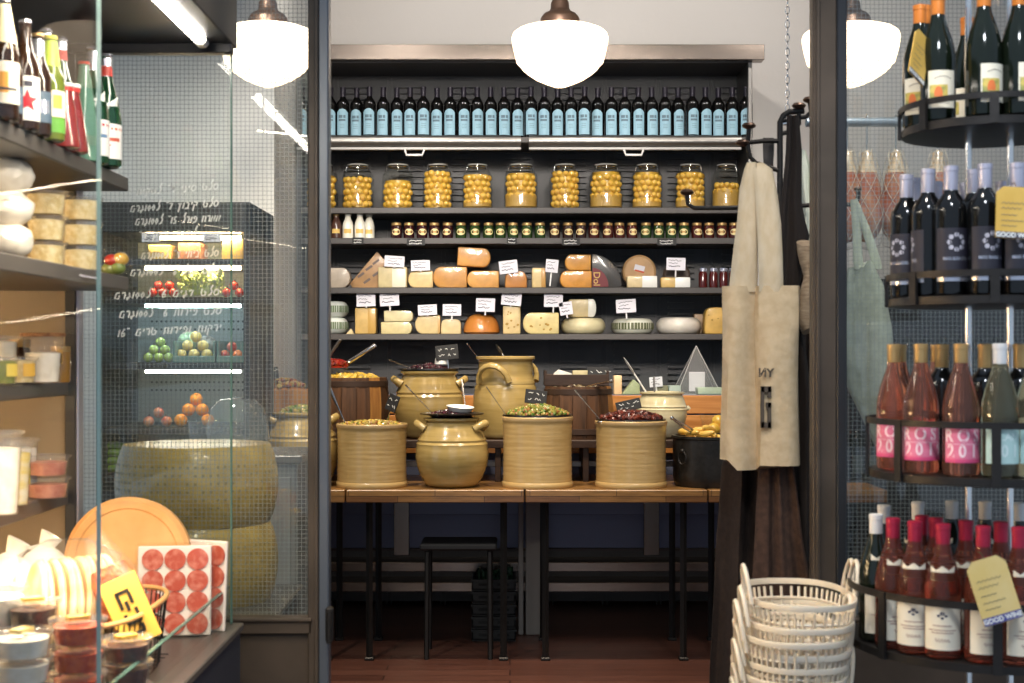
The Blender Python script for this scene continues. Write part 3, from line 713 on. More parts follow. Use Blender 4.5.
cheese('cheese_block', 'brown-paper cheese block half hidden behind the chalk-white wheel', R4(694, 313, 708, 334), .08, 'C0A07E', D=SF + .3, base=zl)
cheese('cheese_wedge', 'rounded golden wedge peeping from behind the canvas bag', dome(705, 307, 728, 334, p=.5), .12, 'DDB25C', base=zl, holes=3)

def price_card(cx, cy, w_, h_, tilt, foot, label, D=SF + .03, dark=False):
    p = P(cx, cy, D); k = D/F; W2, H2 = w_*k, h_*k
    t = thing('price_card', label, 'price card', p, (0, tilt, 0), 'price cards on the cheese shelves')
    B().box((0, 0, 0), (W2, .003, H2), bev=.001).build('card', M['card'], t)
    s = B(); rn = random.Random(int(cx))
    for ln in range(3):
        z = H2*(.28 - .24*ln); n = int(W2*.8/.005); x0 = -W2*.4 + rn.uniform(0, .01)
        n = int(n*(.95, .7, .85)[ln])
        s.ribbon([(x0 + q*.005, z + rn.uniform(-.0045, .0045)) for q in range(max(n, 2))], .0026 if ln < 2 else .004, 0, lambda a, c_: (a, -.002, c_))
    s.build('lettering', M['ink'], t, smooth=0)
    fl = (foot - cy)*k
    if fl > H2/2: B().box((0, .003, -fl/2 - H2*.1), (.008, .004, fl - H2*.2 + .001)).build('stake', M['cap_white'], t)
    return t
for a in ((394.5, 261.5, 20, 11, .06, 268, 'white price card standing on the two-tone cheese block'), (420.5, 265.5, 19, 10.5, -.03, 272, 'white price card standing on the buttery yellow block'),
          (508.5, 267, 18.5, 13, -.12, 275, 'tilted white price card over the brown-orange round slice'), (552, 266, 12.5, 13, .1, 286, 'small white price card on a clear stand by the narrow wedge'),
          (676, 264, 19, 12.5, .03, 277, 'white price card in front of the dark mottled wheel'), (366, 299.5, 19, 14, -.03, 308, 'white price card above the tall golden block'),
          (389.5, 299, 19.5, 14, -.05, 311, 'white price card above the two stacked cheese bars'), (427.5, 310, 19, 10.5, -.05, 316, 'white price card resting on the straw-coloured block'),
          (452, 310, 18.5, 11.5, .01, 320, 'white price card above the small squat round cheese'), (485.5, 305, 19, 13.5, .03, 315, 'white price card stuck in the shiny orange dome'),
          (511.5, 299, 20, 13, .1, 307, 'tilted white price card on the tall upright holey block'), (553.5, 300.5, 19, 13, .01, 313, 'white price card stuck in the wide holey wedge'),
          (566, 308.5, 13, 13, -.15, 318, 'tilted white price card on the ivory wheel beside the cut half'), (626, 306, 20, 13.5, -.06, 319, 'white price card above the wheel with dark green band')):
    price_card(*a)
# ================================================================ the long butcher-block tables
TZ = .855; TF, TB = 6.9, 7.78
tabs = [(X(272, TF), X(345, TF), 'butcher-block table on thin iron legs seen through the lettered glass door'), (X(345.6, TF), X(524.5, TF), 'butcher-block table on thin iron legs, holding the crocks beside the doorpost'),
        (X(525.2, TF), X(708, TF), 'butcher-block table on thin iron legs under the green and dark red olive crocks'), (X(708.6, TF), X(888, TF), 'butcher-block table mostly hidden behind the hanging canvas bag')]
for i, (xa, xb, lab) in enumerate(tabs):
    t = thing('display_table', lab, 'table', ((xa + xb)/2, TF, 0), group='butcher-block tables in a row')
    w_ = xb - xa - .004
    B().box((0, (TB - TF)/2, TZ - .031), (w_, TB - TF, .062), bev=.004).build('tabletop', M['block'], t)
    for sx in (-1, 1):
        for y in (.14, .63):
            lx = sx*(w_/2 - .1); b = B()
            b.tube([(lx, y, TZ - .062), (lx, y, .012)], .0165, 4); b.box((lx, y, .008), (.045, .045, .016), bev=.003)
            b.build('leg', M['iron'], t)
# riser behind the front crocks
rz = 1.07
rt = thing('riser_bench', 'low dark wooden riser carrying the back row of crocks on the tables', 'riser', (X(510, 7.35), 7.33, TZ))
rw = X(735, 7.33) - X(260, 7.33)
rx = (X(735, 7.33) + X(260, 7.33))/2 - X(510, 7.33)
B().box((rx, .21, rz - TZ - .02), (rw, .44, .04), bev=.003).build('top_board', M['dark_wood'], rt)
B().box((rx, .24, .075), (rw - .04, .012, .03), bev=.002).build('steel_rail', M['steel_dull'], rt)
for px in (264, 340, 498, 586, 731):
    B().box((X(px, 7.33) - X(510, 7.33), .21, (rz - TZ - .04)/2), (.03, .40, rz - TZ - .04), bev=.002).build('support', M['dark_wood'], rt)

# ---------------------------------------------------------------- stoneware
def ridges(prof, zs, amp=.0025):
    out = []
    for r, z in prof: out.append((r, z))
    return out
def fill_heap(name, R, z, mats, n, size, parent, peak=.03, seed=1, squash=.8, off=(0, 0), label=None, stem=False):
    """many small olives heaped on a bed: one uncountable part"""
    b = B(); rn = random.Random(seed)
    b.lathe([(0, z + peak*.55), (R*.5, z + peak*.5), (R*.8, z + peak*.2), (R, z - .01), (0, z - .01)], 20, 0)
    for _ in range(n):
        a = rn.uniform(0, 2*PI); rr = R*math.sqrt(rn.random())*.95
        zz = z + peak*(1 - (rr/R)**2)*rn.uniform(.8, 1.0) + size*.3
        b.sphere((rr*math.sin(a) + off[0], -rr*math.cos(a) + off[1], zz), size*rn.uniform(.85, 1.15), rn.randrange(len(mats)), 1, (1.15, 1, squash), (rn.random()*3, rn.random()*3, rn.random()*3))
    o = b.build(name, mats, parent); o['kind'] = 'stuff'
    if label: o['label'] = label
    return o
G1 = solid('7C7A32', .3, coat=.4); G2 = solid('A08A4A', .3, coat=.4); G3 = solid('4F6A22', .4); G4 = solid('8E5E34', .35, coat=.3)
K1 = solid('33141C', .22, coat=.6); K2 = solid('4E1F2A', .22, coat=.6); K3 = solid('231018', .22, coat=.6)
R1 = solid('4E1C14', .3, coat=.5); R2 = solid('6A2C1C', .3, coat=.5); R3 = solid('35120F', .3, coat=.5)
Y1 = solid('C9A53A', .35, coat=.4); Y2 = solid('B8963A', .35, coat=.4)
def cyl_crock(name, label, px, wpx, D, h, zb, mat_):
    R = wpx/2*D/F
    t = thing(name, label, 'crock', (X(px, D), D, zb))
    prof = [(0, 0), (R*.985, 0), (R*1.005, .006), (R*1.005, .022), (R*.975, .03)]
    nz = 26
    for k in range(nz + 1):
        u = k/nz; prof.append((R*(.975 - .012*math.sin(PI*u)) + .0012*math.sin(u*70), .03 + (h - .055)*u))
    prof += [(R*.99, h - .022), (R*1.0, h - .012), (R*1.0, h - .003), (R*.985, h), (R*.93, h), (R*.915, h - .01), (R*.91, h - .09), (0, h - .09)]
    B().lathe(prof, 56).build('crock_body', mat_, t)
    B().lathe([(R*.985, h - .001), (R*1.003, h - .004), (R*1.003, h - .014), (R*.99, h - .02)], 56).build('rim_band', M['crock_rim'], t)
    return t, R
def ear(b, R, z, ang, sz=.05, th=.014, m=0, lift=.55):
    """looped ear handle lying against the wall of a pot"""
    ca, sa = math.sin(ang), -math.cos(ang); pts = []
    for k in range(9):
        a = PI*k/8; u = -math.cos(a)*sz; out = math.sin(a)*sz*(.8 if lift < .7 else .45)
        c2, s2 = math.cos(ang), math.sin(ang)
        pts.append(((R + out - .008)*ca + u*c2, (R + out - .008)*sa + u*s2, z - .02 + math.sin(a)*sz*lift))
    b.tube(pts, [th*1.25, th, th, th*1.05, th*1.1, th*1.05, th, th, th*1.25], 10, m, flat=1.25)
def urn(name, label, px, wpx, D, h, zb, mat_, rim=.76, belly=.52, foot=.7, ears=None, earz=.84, neck=None, earsz=.05):
    R = wpx/2*D/F; t = thing(name, label, 'crock', (X(px, D), D, zb)); prof = [(0, 0), (R*foot - .01, 0), (R*foot, .006)]
    n = 30
    for k in range(1, n + 1):
        u = k/n; z = u*h*.93
        if u < belly: r = foot + (1 - foot)*math.sin(PI/2*u/belly)**.8
        else: r = rim + (1 - rim)*math.cos(PI/2*(u - belly)/(1 - belly))**.9 if neck is None else None
        if r is None: r = rim + (1 - rim)*math.cos(PI/2*min(1, (u - belly)/(neck - belly)))**.9
        rr = R*r
        for zz, am in ((.66, .004), (.70, -.002), (.74, .004)):
            rr += am*math.exp(-((u - zz)/.012)**2)
        prof.append((rr, z))
    rr = R*rim
    prof += [(rr + .006, h*.95), (rr + .014, h*.965), (rr + .014, h*.99), (rr + .006, h), (rr - .012, h), (rr - .02, h*.96), (rr - .02, h*.8), (0, h*.8)]
    B().lathe(prof, 56).build('crock_body', mat_, t)
    for a in (ears or []):
        u = earz; r = R*(rim + (1 - rim)*math.cos(PI/2*max(0, (u - belly)/((neck or 1) - belly) if (u - belly)/((neck or 1) - belly) < 1 else 1))**.9)
        b = B(); ear(b, r, h*u, a, earsz, lift=.55 if earsz < .06 else 1.0); b.build('ear_handle', mat_, t)
    return t, rr - .02
def utensil(name, label, p0, p1, kind='spoon', w_=.011, mat_=None, cat='serving spoon'):
    p0, p1 = Vector(p0), Vector(p1); d = p1 - p0
    b = B()
    if kind == 'spoon':
        b.tube([p0 - p0, d*.5, d*.85, d], [w_*.35, w_*.42, w_*.8, w_*.9], 8, 0, flat=.35)
        b.sphere(d.normalized()*-.02, .026, 0, 2, (1, .7, .35))
    elif kind == 'tube':
        b.tube([p0 - p0, d*.98, d], [w_, w_, w_*.8], 12, 0); b.sphere((0, 0, 0), w_*1.6, 0, 2, (1, 1, .5))
    elif kind == 'paddle':
        b.tube([p0 - p0, d*.62], [w_*.4, w_*.45], 8, 0)
        b.tube([d*.58, d*.68, d*.85, d], [w_*.4, w_*1.7, w_*1.8, w_*.5], 8, 0, flat=.25)
    o = b.build(name, mat_ or M['chrome'], loc=p0); tag(o, label, cat)
    return o
def tongs(name, label, p0, p1, spread, mat_=None):
    p0, p1 = Vector(p0), Vector(p1); d = p1 - p0; t = thing(name, label, 'tongs', p0)
    for s_ in (-1, 1):
        off = Vector((spread*s_, 0, spread*.3*s_))
        B().tube([off, off*.9 + d*.55, off*.3 + d*.95, d], [.006, .008, .008, .007], 8, 0, flat=.5).build('arm', mat_ or M['chrome'], t)
    B().sphere(d, .011, 0, 2).build('hinge', mat_ or M['chrome'], t)
    return t
def chalk_sign(label, px, py, wpx, hpx, D, tilt, foot_z, lean=.15, yaw=0, seed=1):
    p = P(px, py, D); k = D/F; W2, H2 = wpx*k, hpx*k
    t = thing('chalkboard_sign', label, 'sign', p, (-lean, tilt, yaw), 'chalkboard signs on the crocks')
    B().box((0, 0, 0), (W2, .006, H2), bev=.002).build('board', M['slate'], t)
    s = B(); rn = random.Random(seed)
    for ln in range(2):
        z = H2*(.2 - .38*ln); x = -W2*.36
        while x < W2*.34:
            n = rn.randint(3, 6)
            s.ribbon([(x + q*.006, z + rn.uniform(-H2*.10, H2*.10)) for q in range(n)], .0024, 0, lambda a, c_: (a, -.0036, c_)); x += n*.006 + .012
    s.build('lettering', M['chalk'], t, smooth=0)
    fl = p.z - foot_z
    B().tube([(0, .004, -H2*.4), (0, .01, -max(fl, H2*.55))], .004, 6).build('stake', M['chrome'], t)
    return t

# front row
A, RA = cyl_crock('straight_crock', 'straight-sided straw crock of mixed olives beside the steel doorpost', 372, 71, 7.09, .315, TZ, M['crock'])
fill_heap('mixed_olives', RA*.91, .302, [G1, G2, G4, Y1], 260, .011, A, .02, 2)
Bc, RB = urn('eared_crock', 'round-bellied ochre crock with two ears holding black olives on the front row', 452, 73, 7.09, .345, TZ, M['crock_b'], .70, .5, .66, (1.25, -1.45), .9)
B().lathe([(RB - .01, .352), (RB + .05, .36), (RB + .052, .366), (RB + .04, .368), (RB - .005, .36)], 40).build('metal_liner', M['liner'], Bc)
fill_heap('black_olives', RB*1.05, .352, [K1, K2, K3], 200, .0105, Bc, .024, 3)
bo = B().lathe([(0, .004), (.05, .004), (.065, .022), (.07, .022), (.055, 0), (0, 0)], 28).build('white_dish', M['white'], loc=(X(460, 7.05), 7.06, TZ + .378)); tag(bo, 'small white dish resting on the black olives of the eared crock', 'dish')
bo.rotation_euler = (.1, .08, 0)
C, RC = cyl_crock('straight_crock', 'straight-sided straw crock heaped with green olives, middle of the front row', 537.5, 71, 7.09, .35, TZ, M['crock'])
B().lathe([(RC*.9, .345), (RC*.98, .352), (RC*.98, .36), (RC*.9, .357)], 48).build('metal_liner', M['liner'], C)
fill_heap('green_olives', RC*.92, .352, [G1, G2, G3, G4, G1], 330, .0115, C, .05, 4)
D_, RD = cyl_crock('straight_crock', 'straight-sided straw crock heaped with dark red olives beside the black pot', 631, 72, 7.09, .33, TZ, M['crock'])
B().lathe([(RD*.9, .322), (RD*.97, .332), (RD*.97, .338), (RD*.9, .336)], 48).build('metal_liner', M['liner'], D_)
fill_heap('dark_red_olives', RD*.9, .335, [R1, R2, R3], 300, .0125, D_, .035, 5)
# black pot with ring handles
pr = 38*7.15/F
pt = thing('black_pot', 'wide black metal pot with ring handle holding yellow pickles', 'pot', (X(711, 7.15), 7.15, TZ))
B().lathe([(0, 0), (pr*.93, 0), (pr*.97, .012), (pr, .05), (pr, .235), (pr*1.03, .24), (pr*1.03, .252), (pr*.95, .252), (pr*.94, .16), (0, .16)], 48).build('pot_body', M['pot'], pt)
for a in (-.9, 1.9):
    b = B(); c_ = Vector(((pr + .012)*math.sin(a), -(pr + .012)*math.cos(a), .145)); tdir = Vector((math.cos(a), math.sin(a), 0))
    b.tube([c_ + tdir*.026*math.cos(t) + Vector((0, 0, .032*math.sin(t))) for t in [2*PI*k/16 for k in range(16)]], .005, 8, closed=True)
    b.sphere(c_ + Vector((0, 0, .036)), .012, 0, 2)
    b.build('ring_handle', M['iron'], pt)
B().lathe([(0, .215), (pr*.945, .215), (pr*.945, .165), (0, .165)], 32).build('brine', solid('C9A85A', .2), pt)
pick = pm('yellow_pickle', 'DDB75C', .3, 0, 'C99B3E', 18, coat=.4, sss=.1); rn = random.Random(11); pk0 = None
for i in range(13):
    a = rn.uniform(-1.9, 1.9); rr = pr*rn.uniform(.15, .75); pos = (X(711, 7.15) + rr*math.sin(a), 7.15 - rr*math.cos(a), TZ + .228 + (i % 4)*.012 + (.02 if i > 8 else 0))
    rot = (rn.uniform(-.3, .3), rn.uniform(-.3, .3), rn.uniform(0, 3))
    lab = 'pale yellow pickled pepper heaped in the wide black pot'
    if pk0 is None:
        pk0 = B().tube([(-.055, 0, 0), (-.04, .003, 0), (-.01, .008, .003), (.025, .004, .004), (.05, -.004, 0)], [.005, .014, .017, .014, .005], 10).build('pickled_pepper', pick, loc=pos, rot=rot); tag(pk0, lab, 'pickle', 'yellow pickled peppers in the black pot')
    else: dup(pk0, pos, lab, rot)
tongs('serving_tongs', 'steel tongs leaning out of the black pot of yellow pickles', (X(704, 7.0), 7.05, TZ + .24), (X(672, 7.0), 7.0, Zy(418, 7.0)), .012)

# back row on the riser
def barrel(name, label, px, wpx, D, h, zb, pale=(), n=16):
    R = wpx/2*D/F; t = thing(name, label, 'barrel', (X(px, D), D, zb))
    for k in range(n):
        a = 2*PI*k/n; rings = []
        for u in (0, .25, .5, .75, 1):
            r = R*(.94 + .06*math.sin(PI*u) - .02*u); z = u*h; ring = []
            for da, ri in ((-.5, 1), (.5, 1), (.5, .88), (-.5, .88)):
                an = a + da*2*PI/n*.97; ring.append((r*ri*math.sin(an), -r*ri*math.cos(an), z))
            rings.append(ring)
        B().loft(rings).build('stave', M['barrel_pale'] if k in pale else M['barrel'], t)
    for u in (.14, .9):
        r = R*(.94 + .06*math.sin(PI*u) - .02*u)
        B().lathe([(r*.995, u*h - .016), (r*1.015, u*h - .014), (r*1.012, u*h + .014), (r*.99, u*h + .016)], 40).build('hoop', M['hoop'], t)
    B().lathe([(0, h*.8), (R*.84, h*.8), (R*.84, h*.75), (0, h*.75)], 24).build('barrel_head', M['barrel'], t)
    return t, R*.84
D2 = 7.55
Fb, RF = barrel('wooden_barrel', 'dark stave barrel with one pale stave heaped with yellow olives by the doorpost', 353, 74, D2, Zy(378, D2 - .2) - rz, rz, (2, 13))
hF = Zy(378, D2 - .2) - rz
o = fill_heap('yellow_olives', RF*.97, hF*.93, [Y1, Y2, Y1, G2], 120, .019, Fb, .03, 6)
g = thing('glass_bowl', 'glass bowl of red peppers standing on the yellow olive barrel', 'bowl', (X(332, D2 + .02), D2 + .02, rz + hF + .012))
B().lathe([(0, 0), (.06, 0), (.075, .01), (.108, .075), (.112, .078), (.105, .078), (.07, .014), (0, .008)], 32).build('bowl_body', M['glass'], g)
fill_heap('red_peppers', .088, .05, [solid('8E1F14', .2, coat=.6), solid('6E150F', .2, coat=.6)], 90, .016, g, .02, 8)
Gu, RG = urn('eared_crock', 'ochre crock with steel liner and two ears, on the riser beside the stave barrel', 429.5, 70, D2, Zy(371, D2 - .16) - rz, rz, M['crock_b'], .76, .48, .72, (.95 - PI/2 - .75, 1.5), .86)
hG = Zy(371, D2 - .16) - rz
B().lathe([(RG - .005, hG - .01), (RG + .035, hG + .004), (RG + .035, hG + .012), (RG - .002, hG + .008)], 40).build('metal_liner', M['liner'], Gu)
fill_heap('dark_olives', RG, hG - .002, [K1, K3, K2], 150, .012, Gu, .03, 9)
cp = B().lathe([(0, .04), (.028, .04), (.034, .035), (.038, .005), (.033, 0), (0, 0)], 24).build('white_cup', M['white'], loc=(X(442, D2), D2 - .02, rz + hG + .03)); tag(cp, 'small white upturned cup on the dark olives behind the chalkboard', 'cup')
Hh = Zy(360, D2 - .15) - rz + .02
Hu, RH = urn('tall_crock', 'tall straw crock with wide neck and arched handle, tallest on the riser', 505.5, 65.5, D2, Hh, rz - .0, M['crock_b'], .83, .42, .84, (-.42, 2.4), .74, .82, .085)
utensil('serving_spoon', 'steel spoon handle leaning out of the tall arched-handle crock', (X(486, D2), D2, rz + Hh - .06), (X(467, D2), D2 - .02, Zy(344, D2)))
utensil('serving_spatula', 'dark perforated paddle leaning out of the tall arched-handle crock', (X(511, D2 + .05), D2 + .04, rz + Hh - .06), (X(496, D2 + .05), D2 + .06, Zy(344.5, D2)), 'paddle', .014, M['liner'], 'spatula')
Ib, RI = barrel('wooden_barrel', 'dark stave barrel with open top behind the green and dark red olives', 578, 72, D2 + .02, Zy(393, D2 - .2) - rz + .03, rz - .0, (3,))
hI = Zy(393, D2 - .2) - rz + .03
fill_heap('preserved_vegetables', RI*.97, hI*.9, [solid('6B5A3A', .3), solid('3E2A1E', .3), solid('8E8468', .3)], 110, .017, Ib, .02, 12)
bx_ = thing('wooden_crate', 'small dark wooden crate standing on the barrel, holding wrapped cheese pieces', 'crate', (X(575, D2 + .2), D2 + .1, rz + hI + .002))
for (c_, d_) in (((0, -.10, .03), (.33, .012, .06)), ((0, .10, .03), (.33, .012, .06)), ((-.165, 0, .04), (.014, .21, .08)), ((.165, 0, .04), (.014, .21, .08)), ((0, 0, .006), (.32, .2, .012))):
    B().box(c_, d_, bev=.002).build('side_board' if d_[2] > .02 else 'bottom_board', M['dark_wood'], bx_)
q = P(564, 385, D2)
cheese('cheese_wedge', 'white paper-wrapped wedge in the crate on the barrel', [(554, 389), (572, 389), (572, 380), (559, 376), (554, 380)], .09, 'DEDAD0', D=D2 + .07, base=rz + hI + .018, bev=.004)
cheese('cheese_block', 'straw-coloured block in the crate beside the chalkboard', R4(573, 377, 590, 389), .09, 'C9BB8E', D=D2 + .07, base=rz + hI + .018, bev=.004)
Jh = Zy(393, D2 - .1) - rz
Ju, RJ = urn('cream_crock', 'cream glazed round pot with rolled lip and small lug, on the riser', 662, 50, D2, Jh + .005, rz, M['cream_glaze'], .80, .6, .62, None, .84)
b = B(); Rj = 25*D2/F; b.tube([(Rj*.92, -.01, Jh*.64), (Rj*1.04, -.012, Jh*.66), (Rj*1.10, -.012, Jh*.63)], [.016, .014, .009], 10); b.build('lug', M['cream_glaze'], Ju)
utensil('serving_spoon', 'long pale spoon with pointed handle leaning in the cream glazed pot', (X(650, D2), D2, rz + Jh - .03), (X(623.5, D2), D2 - .02, Zy(357.5, D2)), 'paddle', .011, M['white'])
utensil('serving_spoon', 'thin upright steel handle standing in the cream glazed pot', (X(655, D2), D2 + .02, rz + Jh - .04), (X(654.5, D2), D2 + .02, Zy(376.5, D2)), 'tube', .0055, M['steel_dull'])
utensil('ladle_handle', 'thick steel ladle handle rising from the red pepper bowl', (X(349, D2), D2, Zy(362, D2)), (X(376, D2), D2 - .03, Zy(345, D2)), 'tube', .011, M['chrome'], 'ladle')
utensil('ladle_handle', 'short steel handle just beside the doorpost above the red pepper bowl', (X(330, D2), D2, Zy(355, D2)), (X(341, D2), D2 - .02, Zy(339.5, D2)), 'tube', .008, M['steel_dull'], 'ladle')
utensil('serving_spoon', 'steel spoon leaning over the liner of the crock beside the stave barrel', (X(415, D2), D2 - .1, rz + hG + .01), (X(391, D2), D2 - .12, Zy(360, D2 - .1)))
utensil('serving_spoon', 'slim steel spoon leaning from the straight crock of mixed olives', (X(348, 7.1), 7.05, TZ + .295), (X(331.5, 7.1), 7.02, Zy(388, 7.05)))
utensil('serving_spoon', 'long steel spoon sloping from the black olives towards the stave barrel', (X(432, 7.05), 7.04, TZ + .37), (X(405, 7.05), 7.08, Zy(385, 7.05)))
utensil('serving_spoon', 'slender steel spoon standing against the ear of the crock behind the black olives', (X(466, 7.06), 7.1, TZ + .37), (X(461.5, 7.1), 7.2, Zy(380, 7.1)), w_=.008, mat_=M['liner'])
utensil('serving_spoon', 'slender dark spoon leaning from the green olives over the tall crock', (X(507, 7.06), 7.06, TZ + .35), (X(486.5, 7.1), 7.08, Zy(387, 7.1)), w_=.008, mat_=M['steel_dull'])
utensil('serving_spoon', 'bright steel spoon bent from the dark red olives towards the open barrel', (X(600, 7.0), 7.02, TZ + .338), (X(575, 7.1), 7.1, Zy(390, 7.1)))
tongs('serving_tongs', 'steel tongs lying across the open top of the barrel crate', (X(578, D2 - .05), D2 - .02, rz + hI - .012), (X(611, D2 - .2), D2 - .22, Zy(381, D2 - .2)), .012)
chalk_sign('small grey chalkboard on a stake above the dark olives and white cup', 447, 352.5, 23, 15, D2 - .05, -.1, rz + hG, .1, 0, 3)
chalk_sign('narrow black chalkboard turned sideways, stuck in the crock of mixed olives', 392.5, 403, 13, 17, 7.15, .35, TZ + .29, .1, -.5, 4)
chalk_sign('black chalkboard stuck behind the heap of green olives', 536, 397, 22, 14, 7.3, .12, TZ + .36, .15, .1, 5)
chalk_sign('black chalkboard on the crate of wrapped cheese pieces', 598, 374.5, 21, 14.5, D2 + .02, .05, rz + hI + .02, .15, 0, 6)
chalk_sign('black chalkboard tilted upward, stuck behind the dark red olives', 628.5, 405.5, 25, 11, 7.28, -.22, TZ + .34, .2, 0, 7)
# crocks seen through the lettered door
Ku, RK = urn('eared_crock', 'ochre eared crock of green beans seen through the lettered wired glass', 301, 76, 7.15, .37, TZ, M['crock_b'], .70, .5, .68, (-1.2, 1.5), .92)
fill_heap('green_beans', RK*1.02, .355, [G1, G3, G2], 160, .013, Ku, .04, 13)
lb_ = thing('wooden_crate', 'pale wooden crate of brown olives seen through the lettered wired glass', 'crate', (X(283, D2 - .1), D2 - .1, rz))
for (c_, d_) in (((0, -.13, .15), (.34, .018, .22)), ((0, .13, .15), (.34, .018, .22)), ((-.16, 0, .15), (.018, .25, .3)), ((.16, 0, .15), (.018, .25, .3)), ((0, 0, .24), (.31, .25, .01))):
    B().box(c_, d_, bev=.002).build('side_board' if d_[2] > .02 else 'bottom_board', M['barrel_pale'], lb_)
fill_heap('brown_olives', .12, .27, [G4, G2, R2], 120, .014, lb_, .04, 14)
chalk_sign('grey chalkboard on the pale crate seen through the lettered glass', 268, 374, 21, 12, D2 - .2, -.15, rz + .27, .2, 0, 8)

# ---------------------------------------------------------------- cheese counter behind the tables
CD = 7.9; cz = Zy(395, CD)
ct = thing('cheese_counter', 'pine-fronted serving counter with slate blue lower panel and steel shelves behind the tables', 'counter', (X(515, CD), CD, 0))
cx0, cx1 = X(285, CD) - X(515, CD), X(760, CD) - X(515, CD); cw = cx1 - cx0; cm = (cx0 + cx1)/2
B().box((cm, .11, (cz + .62)/2), (cw, .22, cz - .62), bev=.003).build('counter_body', M['counter_front'], ct)
for z0_, z1_ in ((cz - .105, cz), (cz - .215, cz - .11), (cz - .325, cz - .22)):
    B().box((cm, -.012, (z0_ + z1_)/2), (cw, .022, z1_ - z0_ - .004), bev=.003).build('pine_board', M['orange_wood'], ct)
B().box((cm, .11, .53), (cw, .2, .19), bev=.003).build('slate_panel', M['counter_front'], ct)
for z in (Zy(566, CD), Zy(586, CD)):
    B().box((cm, .07, z), (cw, .22, .05), bev=.003).build('steel_shelf', M['steel'], ct)
B().box((cm, .11, .425), (cw, .2, .015), bev=.002).build('base_ledge', solid('4E4540', .4), ct)
for px in (402, 651, 300, 750):
    B().box((X(px, CD) - X(515, CD), -.02, .56), (.085, .03, .32), bev=.003).build('steel_post', M['steel'], ct)
for px, w_ in ((537, .12), (521, .026)):
    B().box((X(px, 7.62) - X(515, CD), -.2, .43), (w_, .07, .86), bev=.004).build('support_post', solid('8A8580', .5), ct)
sg = B().box((0, 0, .06), (X(728, CD) - X(625, CD), .005, .12)).build('glass_screen', M['glass'], loc=(X(676, CD), CD + .005, cz + .001)); tag(sg, 'low clear glass screen along the cheese counter behind the cream pot', 'screen')
for a in ((R4(614, 377, 622, 396), .1, 'E0BE90', 'tall pale wedge of cheese by the glass screen on the counter'), ([(622, 396), (640, 396), (640, 386), (634, 381)], .1, 'A8B08A', 'greenish rind wedge of cheese under the glass screen'),
          (R4(655, 387, 668, 396), .1, '8E8C70', 'grey-green cheese block on the counter behind the cream pot'), (R4(669, 387, 681, 396), .1, 'B7C4BC', 'pale blue-white cheese block beside the grey-green block'),
          (R4(698, 389, 724, 396), .12, 'B9C6AE', 'long pale green cheese slab below the glass pyramid')):
    cheese('cheese_block', a[3], a[0], a[1], a[2], D=CD + .03, base=cz + .001, bev=.004)
price_card(656, 382, 13, 10, -.08, 394, 'blue-grey price card on the counter behind the cream pot', D=CD + .02)
gp = thing('glass_pyramid', 'clear glass pyramid with a white card inside on the cheese counter', 'cloche', (X(701, CD), CD + .2, cz + .001))
hp = Zy(346, CD + .1) - cz; s_ = .125; b = B()
ap = Vector((0, 0, hp)); cs = [Vector((-s_, -s_, 0)), Vector((s_, -s_, 0)), Vector((s_, s_, 0)), Vector((-s_, s_, 0))]
b._add([*cs, ap], [(0, 1, 4), (1, 2, 4), (2, 3, 4), (3, 0, 4)]); b.build('glass_panes', thin('pyramid_glass', (.93, .93, .92), 1.4, .05, .10), gp, smooth=0, fix=False)
b = B()
for c_ in cs: b.tube([c_, ap], .0025, 6)
for i in range(4): b.tube([cs[i], cs[(i + 1) % 4]], .0025, 6)
b.build('corner_strips', solid('A9A6A4', .3), gp)
B().box((0, -.03, .07), (.09, .004, .11), bev=.001).build('card', M['card'], gp)
yb = thing('glass_bowl', 'slanted glass dish of yellow fruit beside the canvas bag', 'bowl', (X(722, D2 - .2), D2 - .1, rz))
B().lathe([(0, 0), (.05, 0), (.07, .01), (.10, .13), (.105, .13), (.075, .008), (0, .006)], 28).build('bowl_body', M['glass'], yb)
for k in range(3):
    o = B().sphere((0, 0, 0), .036, 0, 2).build('yellow_fruit', lemon, loc=(X(722, D2 - .2) + (-.03, .035, 0)[k], D2 - .1 + (-.01, -.012, .03)[k], rz + .05 + (0, .004, .04)[k]))
    tag(o, 'yellow fruit in the slanted glass dish beside the canvas bag', 'fruit', 'yellow fruit in the glass dish')
# stool and crates underneath
st = thing('low_stool', 'low black stool with thin iron legs under the nearer table', 'stool', (X(458.5, 7.06), 7.18, 0))
B().box((0, 0, Zy(547, 7.05)), (77*7.05/F, .30, .03), bev=.008).build('seat', solid('1E1C1C', .6), st)
for sx in (-1, 1):
    for sy in (-1, 1): B().tube([(sx*.155, sy*.12, Zy(552, 7.05)), (sx*.158, sy*.125, .0)], .013, 6).build('leg', M['iron'], st)
for k in range(5):
    c_ = thing('black_crate', 'black plastic crate under the counter, %s of its stack' % ('lowest', 'second from the floor', 'middle', 'fourth from the floor', 'topmost')[k], 'crate', (X(494, 7.6), 7.62, .002 + k*.066), group='stacked black crates')
    b = B(); b.box((0, 0, .006), (.23, .26, .012))
    for sx in (-1, 1): b.box((sx*.112, 0, .033), (.008, .26, .054)); b.box((0, sx*.126, .033), (.23, .008, .054)); b.box((0, sx*.128, .056), (.24, .012, .01))
    b.build('crate_body', solid('1B1C1C', .5), c_)
    for sx in (-1, 1):
        b = B(); b.box((sx*.05, -.1315, .034), (.06, .003, .014)); b.build('grip_slot', solid('0C0C0C', .8), c_)
gl = B(); rn = random.Random(4)
for _ in range(60):
    p = Vector((rn.uniform(-.1, .1), rn.uniform(-.11, .11), rn.uniform(0, .03))); gl.sphere(p, .022, rn.randrange(2), 1, (1, .5, .25), (rn.random()*3, rn.random()*3, rn.random()*3))
